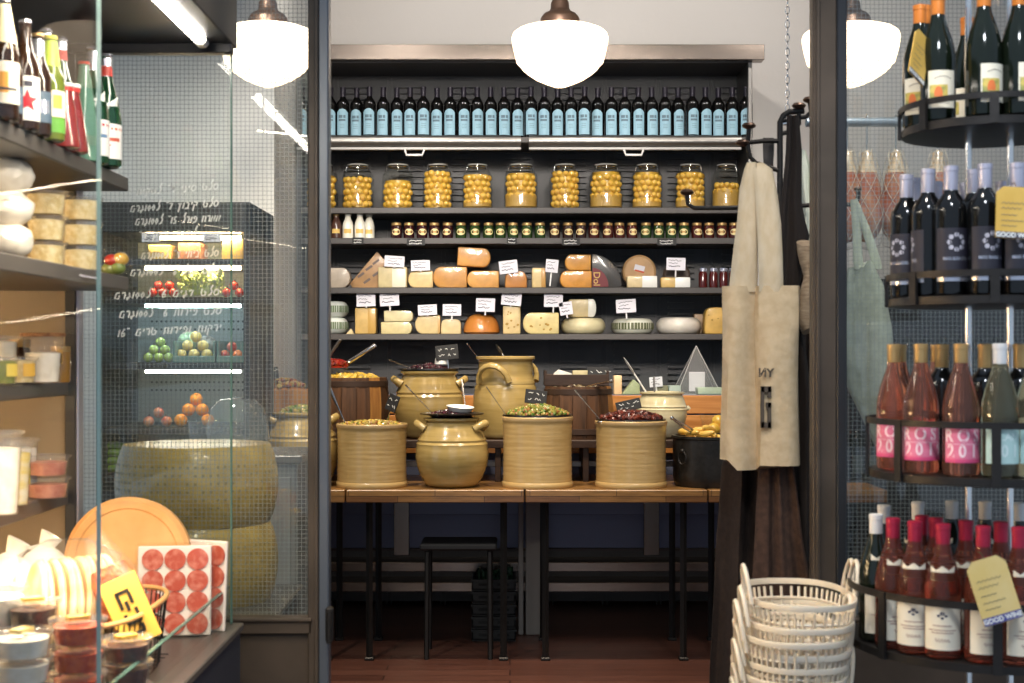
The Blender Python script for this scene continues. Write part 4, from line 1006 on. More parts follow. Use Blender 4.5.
o = gl.build('lettuce_leaves', [solid('27472A', .5), solid('1C3520', .5)], loc=(X(494, 7.6), 7.62, .002 + 4*.066 + .05)); stuff(o); o['label'] = 'dark green leaves lying in the topmost black crate'; o['category'] = 'leaves'

# ---------------------------------------------------------------- pendant lamps
def pendant(px, label, proto=None):
    D = 5.9; k = D/F; p = P(px, 87.5, D)
    if proto: return dup(proto, p, label)
    t = thing('pendant_lamp', label, 'pendant lamp', p, group='schoolhouse pendant lamps')
    pts = [(0, 87.5), (6, 87), (14, 84), (24, 79.5), (33, 73.5), (37.5, 69.5), (40, 66), (43.2, 63), (44.5, 58), (46.5, 50), (48, 42), (48.3, 38), (46.8, 34), (43, 31), (37, 28.8), (28, 27), (18, 26), (0, 26)]
    B().lathe([(r*k, (87.5 - y)*k) for r, y in pts], 48).build('globe', M['globe'], t)
    pts = [(19.5, 27.6), (19.5, 19), (18.5, 17), (16, 14), (11, 11.5), (9.5, 9), (9, 3), (7.5, 0), (4, -1), (2.8, -1.5), (2.6, -6)]
    b = B().lathe([(r*k, (87.5 - y)*k) for r, y in pts], 32); ztop = 3.9 - p.z
    b.build('fitter', M['bronze'], t)
    B().tube([(0, 0, 80*k), (0, 0, ztop)], 2.2*k, 10).build('rod', M['bronze'], t)
    B().lathe([(.06, ztop - .03), (.065, ztop - .025), (.065, ztop), (0, ztop)], 24).build('ceiling_rose', M['bronze'], t)
    return t
pl = pendant(560, 'white opal pendant lamp hanging unobstructed in front of the wine shelf')
pendant(268, 'white opal pendant lamp seen through the lettered wired glass door', pl)
pendant(851, 'white opal pendant lamp seen through the wired glass behind the wine rack', pl)
# ================================================================ refrigerated wall case at the near side
CE = 3.9
case = thing('refrigerated_case', 'open refrigerated wall case with lit shelves of bottles, tubs and bread beside the lettered door', 'refrigerated case', (-1.2, CE, 0))
O = lambda x, y, z: (x + 1.2, y - CE, z)
def cb(name, x0, x1, y0, y1, z0, z1, m, parent=case, bev=.003):
    return B().box(O((x0 + x1)/2, (y0 + y1)/2, (z0 + z1)/2), (x1 - x0, y1 - y0, z1 - z0), bev=bev).build(name, m, parent)
DKZ = .775
cb('base', -1.9, -.745, 1.9, CE + .03, .0, DKZ - .02, M['case_front'])
cb('base_lip', -.80, -.735, 1.9, CE + .03, DKZ - .02, DKZ, M['case_shelf'])
cb('deck', -1.9, -.80, 1.9, CE, DKZ - .018, DKZ - .004, M['case_shelf'])
cb('back_panel', -1.93, -1.9, 1.9, CE + .03, 0, 2.55, M['case_end'])
cb('end_panel', -1.9, -1.2, CE + .005, CE + .03, DKZ, 2.36, M['case_end'])
cb('end_post', -1.215, -1.185, CE - .02, CE + .03, DKZ, 2.36, M['case_dark'])
cb('end_post_trim', -1.184, -1.178, CE - .02, CE + .03, DKZ, 2.0, M['cap_silver'])
cb('upper_end_panel', -1.9, -1.1, CE - .015, CE + .002, 2.02, 2.36, M['case_dark'])  # dark sheet stands in for the unlit top of the end panel
cb('glass_end', -1.178, X(231, CE), CE, CE + .008, DKZ, 2.36, M['glass'], bev=0)
cb('glass_end_edge', X(231, CE) - .0005, X(231, CE) + .001, CE - .001, CE + .009, DKZ, 2.36, M['glass_edge'])
cb('canopy', -1.9, X(235, CE), 1.9, CE + .03, 2.36, 2.62, M['case_dark'])
cb('canopy_header', -1.2, X(234, CE), CE - .04, CE - .002, 2.335, 2.37, M['case_dark'])
cb('front_glass', X(231, CE) - .012, X(231, CE) - .004, 1.9, CE, DKZ, .878, M['glass'], bev=0)
cb('front_glass_edge', X(231, CE) - .013, X(231, CE) - .003, 1.9, CE, .876, .880, M['glass_edge'])
sd = cb('sliding_glass', -.772, -.764, 1.9, 2.655, .88, 2.33, M['glass_anti'], bev=0)
cb('sliding_glass_edge', -.772, -.764, 2.6555, 2.6572, .88, 2.33, solid('9FB8AE', .3), bev=0)
CS = [(2.0, -1.045), (1.728, -1.045), (1.443, -1.205), (1.145, -1.205)]
for z, xf in CS:
    s_ = cb('shelf', -1.9, xf, 1.9, CE - .004, z - .038, z, M['case_shelf'])
for z, xf in CS:
    B().tube([O(-1.82, 2.6, z - .05), O(-1.82, 3.75, z - .05)], .009, 8).build('shelf_light', M['tube_warm'], case)
t = B().box(O(-.825, 2.93, 2.356), (.032, 1.7, .02), bev=.004).build('canopy_light', M['tube_light'], case)
B().box(O(-.825, 3.80, 2.352), (.034, .05, .026), bev=.008).build('light_end_cap', M['cap_white'], case)
cb('label_strip', -1.0445, -1.042, 3.45, 3.62, 1.706, 1.711, M['card'])

# ---- drinks on the top shelf
def crown(b, z, r=.0135, m=0):
    b.lathe([(r, z - .006), (r + .0015, z - .004), (r, z + .002), (0, z + .004)], 18, m); return b
BEER = [(0, .003), (.024, 0), (.0295, .004), (.03, .01), (.03, .125), (.027, .145), (.018, .17), (.0135, .19), (.0125, .222), (.0135, .225), (.0135, .232), (0, .232)]
WATER = [(0, .003), (.032, 0), (.039, .004), (.04, .012), (.04, .12), (.036, .15), (.026, .19), (.017, .225), (.0145, .25), (.0145, .285), (.016, .287), (.016, .292), (0, .292)]
CONE = [(0, .003), (.034, 0), (.043, .004), (.043, .02), (.036, .1), (.026, .18), (.0165, .24), (.014, .262), (.0155, .264), (.0155, .272), (0, .272)]
SODA = [(0, .002), (.022, 0), (.029, .003), (.029, .012), (.02, .075), (.0125, .115), (.0125, .13), (0, .13)]
def drink(name, label, px, by, prof, body, capm, deco, sc=1.0, dx=0):
    D = (2.0 - H)*F/(CY - by); o = B().lathe(prof, 28).build(name, body, loc=(X(px, D) + dx, D, 2.0), rot=(0, 0, .36)); o.scale = (sc,)*3
    tag(o, label, 'bottle', 'bottled drinks on the top case shelf'); top = prof[-1][1]
    if capm: crown(B(), top, prof[-2][0]).build('cap', capm, o)
    b = B(); ms = deco(b); b.build('label', ms, o)
    return o
amber = solid('2A180A', .08, coat=.5); grn = solid('143A20', .08, coat=.5); limeg = solid('5E6A24', .1, coat=.5); paleg = solid('5E8470', .08, coat=.5); redb = solid('7E2C2A', .15, coat=.6)
def star(b, cx, cz_, r, R, m):
    pts = [(r*(1 if k % 2 == 0 else .42)*math.sin(PI*k/5), r*(1 if k % 2 == 0 else .42)*math.cos(PI*k/5)) for k in range(10)]
    R += .001; allp = [(x*k, z*k) for k in (1, .7, .4) for x, z in pts] + [(0, 0)]
    vs = [(R*math.sin((cx + x)/R), -R*math.cos((cx + x)/R), cz_ + z) for x, z in allp]
    fs = [(r_*10 + k, r_*10 + (k + 1) % 10, r_*10 + 10 + (k + 1) % 10, r_*10 + 10 + k) for r_ in (0, 1) for k in range(10)]
    b._add(vs, fs + [(20 + k, 20 + (k + 1) % 10, 30) for k in range(10)], m)
def d_orange(b): b.patch(.0302, .03, .11, -1.3, 1.3, 12, 0); b.patch(.0306, .05, .09, -.9, .3, 8, 1); b.lathe([(.0285, .135), (.014, .19), (.0137, .222), (.0285, .1352)], 20, 2); b.patch(.031, .055, .06, -.5, .9, 6, 3); return [M['lab_cream'], solid('D9963E', .5), solid('D9C9A0', .4), M['ink']]
def d_star(b): b.patch(.0302, .02, .112, -1.5, 1.5, 14, 0); star(b, .004, .06, .026, .0308, 1); b.patch(.0306, .09, .102, -.1, .5, 6, 2); return [M['white'], solid('B8232E', .5), M['ink']]
def d_dark(b): b.patch(.0302, .03, .1, -1.3, 1.3, 12, 0); b.patch(.0305, .05, .08, -.9, .9, 8, 1); b.lathe([(.016, .18), (.0138, .2), (.0133, .22), (.016, .1802)], 18, 2); return [solid('4B5D6E', .5), M['lab_silver'], M['lab_silver']]
def d_lime(b): b.patch(.0302, .018, .05, -1.3, 1.3, 12, 0); b.patch(.0302, .052, .11, -1.3, 1.3, 12, 1); b.patch(.0306, .07, .1, .1, .8, 6, 2); b.lathe([(.021, .165), (.0142, .19), (.0132, .222), (.021, .1652)], 20, 3); return [solid('5E9A3A', .5), M['lab_cream'], solid('D9D24A', .5), solid('A9C23E', .4)]
def d_water(b): b.patch(.0402, .02, .11, -1.4, 1.4, 14, 0); b.patch(.0406, .065, .074, -.8, .9, 8, 1); b.patch(.0404, .094, .1, -1.2, 1.2, 8, 2); b.lathe([(.0165, .235), (.0152, .25), (.0152, .283), (.0165, .2352)], 20, 3); b.patch(.034, .155, .185, -.9, .9, 8, 0, lambda t: .160 + .022*abs(2*t - 1)); star(b, 0, .052, .012, .041, 2); return [M['white'], solid('5E7FA0', .5), solid('B8323A', .5), M['lab_silver']]
def d_water2(b):
    d_water(b); b.lathe([(.0172, .236), (.0158, .25), (.0158, .262), (.0172, .2362)], 20, 4)
    return [M['white'], solid('B8523A', .5), solid('C9623A', .5), M['lab_silver'], solid('B2382C', .4)]
def d_cone(b): b.patch(.0405, .035, .07, -.9, .9, 8, 0); return [solid('5E7A66', .4)]
def d_soda(b): crown(b, .132, .0145, 0); b.lathe([(.0135, .118), (.0138, .122), (.0138, .13), (.0135, .1182)], 16, 1); return [M['white'], solid('C2342E', .4)]
drink('beer_bottle', 'brown beer bottle with pale foil neck and orange label, nearest on the top case shelf', 3, 121, BEER, amber, M['lab_silver'], d_orange, 1.08)
drink('beer_bottle', 'slim dark bottle with pale label just behind the orange-labelled beer', 11, 126, BEER, amber, M['cap_gold'], d_dark, .82)
drink('beer_bottle', 'brown beer bottle with a red star on its white label', 25, 131.5, BEER, amber, M['lab_silver'], d_star, 1.03)
drink('beer_bottle', 'dark bottle with blue-grey label between the red star and lime green bottles', 38, 137, BEER, amber, M['cap_gold'], d_dark, .98)
drink('beer_bottle', 'yellow-green bottle with lime neck foil and green label', 51, 142, BEER, limeg, solid('C9BE3E', .4), d_lime, 1.03)
drink('water_bottle', 'green water bottle with grey cap standing behind the lime green beer', 58, 150, WATER, grn, M['lab_silver'], d_water, .97, -.03)
drink('water_bottle', 'green water bottle with grey cap and reddish neck, behind the conical bottles', 69, 154, WATER, grn, M['lab_silver'], d_water2, .95, -.02)
drink('soda_bottle', 'small red conical soda bottle half hidden by the lime green beer', 66, 149, SODA, redb, None, d_soda, 1.15, .0)
drink('water_bottle', 'pale green conical bottle with bright red cap', 84, 163, CONE, paleg, solid('D23A26', .4), d_cone, .93)
drink('soda_bottle', 'small red conical soda bottle with crown cap before the pale green conical bottle', 77, 154, SODA, redb, None, d_soda, 1.25, -.01)
drink('water_bottle', 'green water bottle with silver cap and white label beside the conical bottle', 93, 165, WATER, grn, M['lab_silver'], d_water, 1.02)
drink('water_bottle', 'green water bottle with red neck band, last on the top case shelf', 106, 168, WATER, grn, M['lab_silver'], d_water2, 1.0)

# ---- tubs
def tub(name, label, loc, r0, r1, h, fill, fr=.8, lid=True, extra=None, group=None, cat='tub', lidm=None):
    t = thing(name, label, cat, loc, (0, 0, random.uniform(0, 2)), group)
    B().lathe([(0, 0), (r0, 0), (r0 + .001, .002), (r1, h - .004), (r1 + .004, h - .003), (r1 + .004, h)], 28).build('tub_body', M['plastic'], t)
    b = B(); z1 = h*fr; rr = r0 + (r1 - r0)*fr; rn = random.Random(hash(label) % 1000)
    b.lathe([(0, .003), (r0 - .003, .003), (rr - .003, z1), (rr*.5, z1 + .003), (0, z1 + .002)], 24)
    b.build('contents', fill, t)
    if lid: B().lathe([(r1 + .005, h - .004), (r1 + .006, h), (r1 + .006, h + .004), (r1 - .004, h + .005), (r1 - .006, h + .002), (0, h + .002)], 28).build('lid', lidm or M['plastic'], t)
    if extra: extra(t)
    return t
pasta = pm('yellow_salad', 'E6D6A6', .5, 0, 'CDB272', 60, bump=.4, bscale=90)
whitefd = pm('white_cheese', 'EDE6D8', .5, 0, 'DDD3C0', 40)
redsal = pm('red_salad', 'B03A22', .35, 0, 'D2622E', 70, bump=.5, bscale=90, coat=.4)
blacksal = pm('black_olive_salad', '3A2A26', .35, 0, '54362E', 70, bump=.5, bscale=90, coat=.4)
meat = pm('pink_meat', 'C98A72', .4, 0, 'A8604E', 30)
granola = pm('granola', '9A6A42', .7, 0, '6E4426', 90, bump=.6, bscale=120)
greenol = pm('green_olive_fill', '8A8A3A', .4, 0, '6E7A2A', 60)
def sticker(r, z0, z1, a, col):
    return lambda t: B().patch(r, z0, z1, a - .5, a + .5, 8).build('sticker', solid(col, .5), t)
def topsticker(h, col): return lambda t: B().box((0, 0, h + .0062), (.045, .03, .0012), bev=.004).build('sticker', solid(col, .5), t)
def row_tub(prefix, px, D, r1, h, zbase, fill, n, fr=.9, r0=None, **k):
    for i in range(n):
        nm = ('lowest', 'middle', 'topmost')[i] if n == 3 else ('lower', 'upper')[i] if n == 2 else ''
        l_ = prefix if n == 1 else prefix + ', %s of its stack' % nm
        tub('salad_tub', l_, (X(px, D), D, zbase + .001 + i*(h + .007)), r0 or r1*.88, r1, h, fill, fr, group='clear tubs of food in the case', **k)
row_tub('clear tub of yellow grated salad beside the white cheese bags', 46, 3.45, .047, .055, 1.728, pasta, 3)
row_tub('clear tub of yellow grated salad nearest the case glass end', 80, 3.62, .052, .056, 1.728, pasta, 3)
for i in range(3):
    D = 3.25
    b = B(); rn = random.Random(i); b.sphere((0, 0, .045), .062, 0, 3, (1, 1, .72))
    for v in b.bm.verts: v.co += Vector((rn.uniform(-.004, .004), rn.uniform(-.004, .004), rn.uniform(-.003, .003)))
    o = b.build('cheese_bag', pm('milky_bag%d' % i, 'EAE4DA', .3, 0, 'D6CDBE', 25, coat=.5), loc=(X(6, D), D, 1.730 + i*.075)); tag(o, 'lumpy white bag of soft cheese, %s of three stacked beside the yellow tubs' % ('lowest', 'middle', 'topmost')[i], 'bag', 'white cheese bags')
vg = thing('vegetable_bag', 'clear bag of red, yellow and green peppers on the second case shelf', 'bag', (X(112, 3.82), 3.82, 1.729)); vg.scale = (.78,)*3
for k, (c, x, z) in enumerate((('B03428', 0, .05), ('C49A3A', .03, .055), ('6A7A3A', .02, .025), ('7A8040', -.01, .02))):
    B().sphere((x, 0, z), .026, 0, 2, (1.1, 1, .9)).build('pepper', solid(c, .3, coat=.4), vg)
B().sphere((.01, 0, .042), .056, 0, 2, (1.1, .9, .8)).build('bag_film', M['wrap'], vg)
z3, z4 = 1.443, 1.145
row_tub('white yogurt cup with granola in its lid and a round yellow sticker', 43, 3.62, .05, .122, z3, whitefd, 1, .62, .04, lidm=granola, extra=sticker(.0475, .05, .085, .9, 'D9A83E'))
row_tub('small tub of green olives nearest the edge of the third case shelf', 2, 3.42, .036, .062, z3, greenol, 1, extra=sticker(.036, .02, .05, .3, 'D9C05A'))
row_tub('small tub of mixed fruit with a round orange sticker', 21, 3.55, .037, .062, z3, pasta, 1, extra=sticker(.0365, .018, .05, .2, 'E0B04A'))
row_tub('tall pale cup behind the green olive tub', 4, 3.60, .034, .115, z3, whitefd, 1)
o = B().lathe([(0, 0), (.026, 0), (.028, .004), (.028, .085), (.022, .095), (0, .095)], 20).build('jar', solid('3A2418', .12, coat=.6), loc=(X(17, 3.7), 3.72, z3)); tag(o, 'small dark brown jar with gold lid behind the fruit tub', 'jar')
B().lathe([(.027, .092), (.028, .094), (.028, .112), (0, .113)], 18).build('lid', M['cap_gold'], o)
o = B().lathe([(0, 0), (.024, 0), (.026, .004), (.026, .08), (0, .082)], 20).build('jar', solid('8A6428', .12, coat=.6), loc=(X(59, 3.72), 3.73, z3)); tag(o, 'small amber jar half hidden behind the granola yogurt cup', 'jar')
B().lathe([(.025, .078), (.026, .08), (.026, .094), (0, .095)], 18).build('lid', M['cap_gold'], o)
row_tub('tall white cup with flared rim at the edge of the fourth case shelf', 2, 3.30, .045, .19, z4, whitefd, 1, .8, .035)
row_tub('tall clear cup with yellow and white layers beside the flared white cup', 14, 3.5, .043, .15, z4, pm('layer_cup', 'E4DCC4', .4, 0, 'D9BE5A', 14, (1, 1, 3)), 1, .85, .034, extra=sticker(.038, .05, .09, .5, 'D9C03E'))
row_tub('tall clear cup with a blue and white label behind the layered cup', 22, 3.68, .04, .15, z4, whitefd, 1, .85, .034, extra=sticker(.037, .04, .08, .2, 'A9BCD2'))
row_tub('round clear tub of pink sliced meat', 47, 3.68, .055, .05, z4, meat, 2, .7)
# ---- low deck
for i in range(4):
    row_tub('round tub of red salad with yellow sticker, %s of the stack by the bread' % ('lowest', 'second', 'third', 'topmost')[i], 78, 2.85, .052, .047, DKZ + i*.054, redsal, 1, .8, extra=topsticker(.047, 'E0B85A'))
for i in range(4):
    row_tub('round tub of pale salad beside the red ones, %s of its stack' % ('lowest', 'second', 'third', 'topmost')[i], 22, 2.78, .056, .047, DKZ + i*.05, whitefd if i != 1 else greenol, 1, .8, extra=topsticker(.047, 'DDC07A'))
row_tub('round tub of black olive salad with yellow sticker, behind the red tubs', 33, 3.0, .052, .055, DKZ + .165, blacksal, 1, .75, extra=topsticker(.055, 'DDB85A'))
for i in range(3):
    row_tub('round tub of dark salad below the wire basket rim, %s of its stack' % ('lowest', 'middle', 'topmost')[i], 126, 2.98, .05, .045, DKZ + i*.05, blacksal, 1, .75, extra=topsticker(.045, 'DDB04A'))
for i in range(3):
    row_tub('wide white cheese tub at the very edge of the case, %s of its stack' % ('lowest', 'middle', 'topmost')[i], -4, 3.02, .06, .075, DKZ + i*.083, whitefd if i else greenol, 1, .8)
# wire bread basket
wb = thing('wire_basket', 'oval wire bread basket with a wooden rim holding flatbreads', 'basket', (-.99, 3.26, DKZ))
def se(t, a, c, n=3.2):
    ct, st_ = math.cos(t), math.sin(t)
    return a*math.copysign(abs(ct)**(2/n), ct), c*math.copysign(abs(st_)**(2/n), st_)
NB = 56; zr = .165
B().tube([(*se(2*PI*k/NB, .175, .28), zr) for k in range(NB)], .006, 8, closed=True).build('rim', solid('B98B56', .5), wb)
b = B()
for zz, f in ((.004, .9), (.05, .93), (.1, .97)): b.tube([(*se(2*PI*k/NB, .175*f, .28*f), zz) for k in range(NB)], .0022, 5, closed=True)
for k in range(NB):
    x, y = se(2*PI*k/NB, .175, .28); b.tube([(x, y, zr), (x*.95, y*.95, .075), (x*.9, y*.9, .004)], .0019, 5)
for k in range(-6, 7): b.tube([(-.15, k*.04, .004), (.15, k*.04, .004)], .0018, 5)
b.build('wire_mesh', M['iron'], wb)
pit = pm('flatbread', 'E3C99C', .7, 0, 'C99E62', 14, bump=.4, bscale=20); pit0 = None
for i in range(9):
    px = 34 + i*8.2; D = 3.22 + i*.012; R = .112
    p = (X(px, D), D, DKZ + .012 + R + .04); rot = (0, PI/2 + .10 + random.uniform(-.06, .06), .55 + random.uniform(-.08, .08))
    l_ = 'round flatbread standing on edge in the wire basket, %s from the aisle side' % ORD[8 - i] if i < 8 else 'round flatbread standing on edge in the wire basket, first from the aisle side'
    if pit0 is None:
        pit0 = B().lathe([(0, -.008), (R*.6, -.0095), (R*.93, -.008), (R, -.002), (R, .002), (R*.93, .008), (R*.6, .0095), (0, .008)], 32).build('flatbread', pit, loc=p, rot=rot); tag(pit0, l_, 'bread', 'flatbreads in the wire basket')
    else: dup(pit0, p, l_, rot)
b = B(); rn = random.Random(21)
rings = []
for k in range(9):
    u = k/8; z = .035 + u*.28; sx = .135*(1 - .25*u**3) * (1 if u < .95 else .5); sy = .115*(1 - .35*u**3) * (1 if u < .95 else .5)
    rings.append([Vector((sx*math.cos(t)*(1 + rn.uniform(-.08, .08)), sy*math.sin(t)*(1 + rn.uniform(-.08, .08)), z)) for t in [2*PI*q/22 for q in range(22)]])
b.loft(rings)
o = b.build('bread_bag', M['bag_film'], loc=(X(66, 3.25), 3.27, DKZ)); tag(o, 'clear crinkled bag wrapped around the standing flatbreads', 'bag')
for i, (px, D, r_, zz) in enumerate(((12, 3.45, .10, .128), (45, 3.62, .088, .14))):
    b = B(); b.sphere((0, 0, 0), r_, 0, 3, (1, .8, 1.25)); rn = random.Random(i)
    for v in b.bm.verts: v.co += v.co.normalized()*rn.uniform(-.006, .006)
    b.tube([(0, 0, r_*1.1), (.004, 0, r_*1.28), (.012, 0, r_*1.5), (.018, 0, r_*1.62)], [.05, .02, .026, .03], 10, flat=.35)
    o = b.build('bread_bag', pm('white_bag%d' % i, 'EFE9DF', .35, 0, 'DCD0BE', 12, coat=.5), loc=(X(px, D), D, DKZ + zz)); tag(o, ('bulging white bag of bread nearest the case edge behind the flatbreads', 'smaller knotted white bag behind the flatbreads')[i], 'bag', 'white bread bags')
R = .168
o = B().lathe([(0, -.03), (R - .012, -.03), (R, -.018), (R, .018), (R - .012, .03), (R - .03, .03), (R - .034, .027), (0, .027)], 56).build('round_cheese', pm('peach_cheese_rind', 'DDA96E', .5, 0, 'CF9658', 7, sss=.05), loc=(X(129, 3.83), 3.83, DKZ + R + .02), rot=(PI/2 - .14, 0, .06)); tag(o, 'large flat peach-coloured cheese wheel leaning upright behind the flatbreads', 'cheese')
bk = B().box((0, .02, .01), (.32, .09, .02), bev=.003).build('wooden_block', M['barrel_pale'], loc=(X(129, 3.82), 3.82, DKZ)); tag(bk, 'low wooden block under the large peach cheese wheel', 'block')
# nut bag with yellow label
nb = thing('nut_bag', 'clear bag of red-brown nuts with a slanted yellow label in the wire basket', 'bag', (X(143, 3.2), 3.2, DKZ + .085), (-.1, -.42, .15)); nb.scale = (1.02, 1.0, 1.02)
rings = []
for k in range(9):
    u = k/8; z = u*.27; wd = .058*(math.sin(PI*min(.5, u*.9 + .12))) * (1 if u < .6 else 1 - (u - .6)*1.6); dp = .035*math.sin(PI*(.15 + u*.75)) + .006
    rings.append([Vector((wd*math.cos(t), dp*math.sin(t), z)) for t in [2*PI*q/24 for q in range(24)]])
B().loft([[v*.9 + Vector((0, 0, .01)) for v in r] for r in rings[:7]]).build('contents', pm('red_nuts', 'B85A2A', .45, 0, '7E3418', 70, lo=.4, hi=.6, bump=.6, bscale=90), nb)
B().loft(rings).build('bag_film', M['bag_film'], nb)
lb2 = B().box((.014, -.050, .085), (.085, .003, .15), bev=.001).build('label', solid('DBAA48', .6), nb)
b = B(); U2 = .0085
for (x, z, w_, h_) in ((-1.5, 3, 1, 5), (0, 5, 4, 1), (1.5, 3, 1, 3.4), (0, 1.2, 1, 3), (-1.5, -2, 1, 3), (.2, -3.2, 4, 1), (1.7, -1.6, 1, 4), (0, -6, 4, 1), (1.6, -5, 1, 2)):
    b.box((.014 + x*U2, -.0525, .085 + z*U2), (w_*U2*.9, .002, h_*U2*.9))
b.build('logo', solid('1E1A14', .6), lb2)
# sliced sausage packs
for i, (px, D, yw) in enumerate(((174, 3.74, .12), (204, 3.82, -.35))):
    sp = thing('sausage_pack', ('clear pack of round red sausage slices on white card beside the yellow label', 'clear pack of red sausage slices turned aside behind the first pack')[i], 'pack', (X(px, D), D, DKZ), (-.07, 0, yw), 'packs of sausage slices')
    w_, h_ = (.19, .236) if i == 0 else (.12, .24)
    B().box((0, .006, h_/2), (w_, .012, h_), bev=.003).build('card', solid('E2D6CC', .5), sp)
    sl = pm('sausage_red%d' % i, 'B44E3C', .4, 0, 'CE8270', 55, lo=.45, hi=.7, coat=.3)
    for c in range(3 if i == 0 else 1):
        for r in range(4):
            B().lathe([(0, -.002), (.028, -.002), (.028, .001), (0, .001)], 24, M=Matrix.Translation(((.06 - c*.058 if i == 0 else .03), -.004, .033 + r*.056)) @ Matrix.Rotation(PI/2, 4, 'X')).build('slice', sl, sp)
    B().box((0, .004, h_/2 + .002), (w_ + .012, .024, h_ + .012), bev=.006).build('wrapper', M['wrap'], sp)

# ================================================================ behind the lettered door
whl = pm('olive_cheese_rind', 'AC9044', .3, 0, '947A36', 14, coat=.35, bump=.15, bscale=60)
dots = solid('7E6E34', .4)
for i in range(2):
    D = 4.72; R = 82*D/F*.98; h = .258; zb = Zy(607, D - R) + .06 + i*(h + .001)
    zb = .70 + i*(h + .002)
    prof = [(0, 0), (R*.88, 0)] + [(R*(.90 + .10*math.sin(PI*u)**.8), h*u) for u in [k/12 for k in range(13)]] + [(R*.88, h), (0, h)]
    o = B().lathe(prof, 64).build('round_cheese', whl, loc=(X(196, D), D + .02, zb)); tag(o, 'huge drum-shaped hard cheese, %s of two stacked behind the lettered glass' % ('lower', 'upper')[i], 'cheese', 'stacked drum cheeses')
    b = B()
    for r_ in range(7):
        for k in range(70):
            if (k*7 + r_*3) % 11 < 3: continue
            a = 2*PI*k/70; z = h*(.15 + .1*r_); rr = R*(.90 + .10*math.sin(PI*z/h)**.8) + .0006
            b.patch(rr, z, z + .008, a, a + .03, 1)
    b.build('stamped_marks', dots, o)
pl_ = thing('plinth', 'dark wooden stand with steel top under the stacked drum cheeses', 'stand', (X(196, 4.72), 4.74, 0))
B().box((0, 0, .69), (.62, .62, .02), bev=.004).build('top_plate', M['steel_dull'], pl_)
for sx in (-1, 1):
    for sy in (-1, 1): B().box((sx*.27, sy*.27, .34), (.05, .05, .68), bev=.004).build('leg', M['dark_wood'], pl_)
B().box((0, 0, .30), (.56, .56, .03), bev=.003).build('shelf', M['dark_wood'], pl_)
# service ledge with glass dome and tub
lg = thing('side_cabinet', 'grey side cabinet behind the drum cheeses carrying a glass dome', 'cabinet', (X(236, 5.4), 5.4, 0))
B().box((0, .25, .55), (.46, .5, 1.1), bev=.006).build('cabinet_body', solid('6E6E6A', .45), lg)
B().box((0, .25, 1.115), (.5, .52, .03), bev=.004).build('top', M['steel_dull'], lg)
for sx in (-1, 1): B().box((sx*.11, -.006, .6), (.2, .012, .9), bev=.003).build('door', solid('7A7A76', .45), lg)
cl = thing('cake_dome', 'tall clear glass dome on the grey side cabinet behind the lettered glass', 'cloche', (X(236, 5.55), 5.58, 1.131))
B().lathe([(.125, 0), (.12, .10), (.105, .17), (.07, .205), (0, .215)], 32).build('dome', thin('dome_glass', (.9, .95, .93), 1.4, .03, .06), cl)
B().lathe([(0, 0), (.14, 0), (.14, .012), (0, .014)], 32).build('plate', M['white'], cl)
tb_ = tub('clear_tub', 'ribbed clear plastic tub beside the glass dome behind the lettered glass', (X(212, 5.45), 5.45, 1.131), .075, .09, .13, whitefd, .25, False)
# open produce fridge
FD = 6.5; fx0, fx1 = X(96, FD), X(250, FD); fc = (fx0 + fx1)/2; fw = fx1 - fx0
fr = thing('produce_fridge', 'black open produce fridge with lit shelves of cheese, vegetables and fruit behind the lettered glass', 'fridge', (fc, FD, 0))
ft = Zy(202, FD)
def fb(name, x0, x1, y0, y1, z0, z1, m, bev=.003): return B().box(((x0 + x1)/2, (y0 + y1)/2, (z0 + z1)/2), (x1 - x0, y1 - y0, z1 - z0), bev=bev).build(name, m, fr)
hw = fw/2
fb('back_panel', -hw, hw, .62, .66, 0, ft, solid('A9B2AC', .5)); fb('side_panel', -hw, -hw + .03, 0, .64, 0, ft, M['case_dark']); fb('side_panel', hw - .03, hw, 0, .64, 0, ft, M['case_dark'])
fb('hood', -hw, hw, 0, .64, Zy(232, FD), ft, M['case_dark']); fb('base', -hw, hw, 0, .64, 0, .5, M['case_dark'])
FS = [259, 297, 363, 428, 476]
FZ = [Zy(y, FD + .05) for y in FS]
for i, z in enumerate(FZ):
    B().box((0, .33, z - .015), (fw - .06, .58, .03), bev=.002).build('shelf', M['case_dark'], fr)
    if i in (0, 1, 2): B().tube([(-hw + .2, .1, z - .04), (hw - .06, .1, z - .04)], .007, 8).build('shelf_light', M['tube_warm'] if i == 0 else M['tube_cool'] if i == 1 else M['tube_light'], fr)
B().tube([(-hw + .2, .1, Zy(236, FD)), (hw - .06, .1, Zy(236, FD))], .009, 8).build('shelf_light', M['tube_warm'], fr)
b = B()
for z in (FZ[1] - .10, FZ[1] - .14, FZ[2] - .1, FZ[2] - .14, FZ[0] + .16):
    for k in range(26): b.lathe([(0, 0), (.006, 0), (.006, -.002)], 6, M=Matrix.Translation((-hw + .1 + k*.024, .618, z)) @ Matrix.Rotation(PI/2, 4, 'X'))
b.build('perforations', solid('3E4744', .6), fr)
fd = FD + .12
def fcheese(px0, y0, px1, y1, col, lab, zi): cheese('cheese_block', lab, R4(px0, y0, px1, y1), .15, col, D=fd, base=FZ[zi] + .001, bev=.006)
fcheese(148, 245, 171, 260, 'D9BC72', 'yellow cheese block on the top shelf of the produce fridge', 0)
fcheese(178, 243, 201, 260, 'C98A6A', 'pink wrapped pack in the middle of the top fridge shelf', 0)
fcheese(222, 239, 243, 260, 'D6B86A', 'tall yellow cheese block at the aisle end of the top fridge shelf', 0)
for i, px in enumerate((151, 212)): price_card(px, 237.5, 18, 9, 0, 240, 'white price card hanging at the top of the produce fridge above the %s block' % ('shorter yellow', 'tall yellow')[i], D=FD - .01)
rn = random.Random(31)
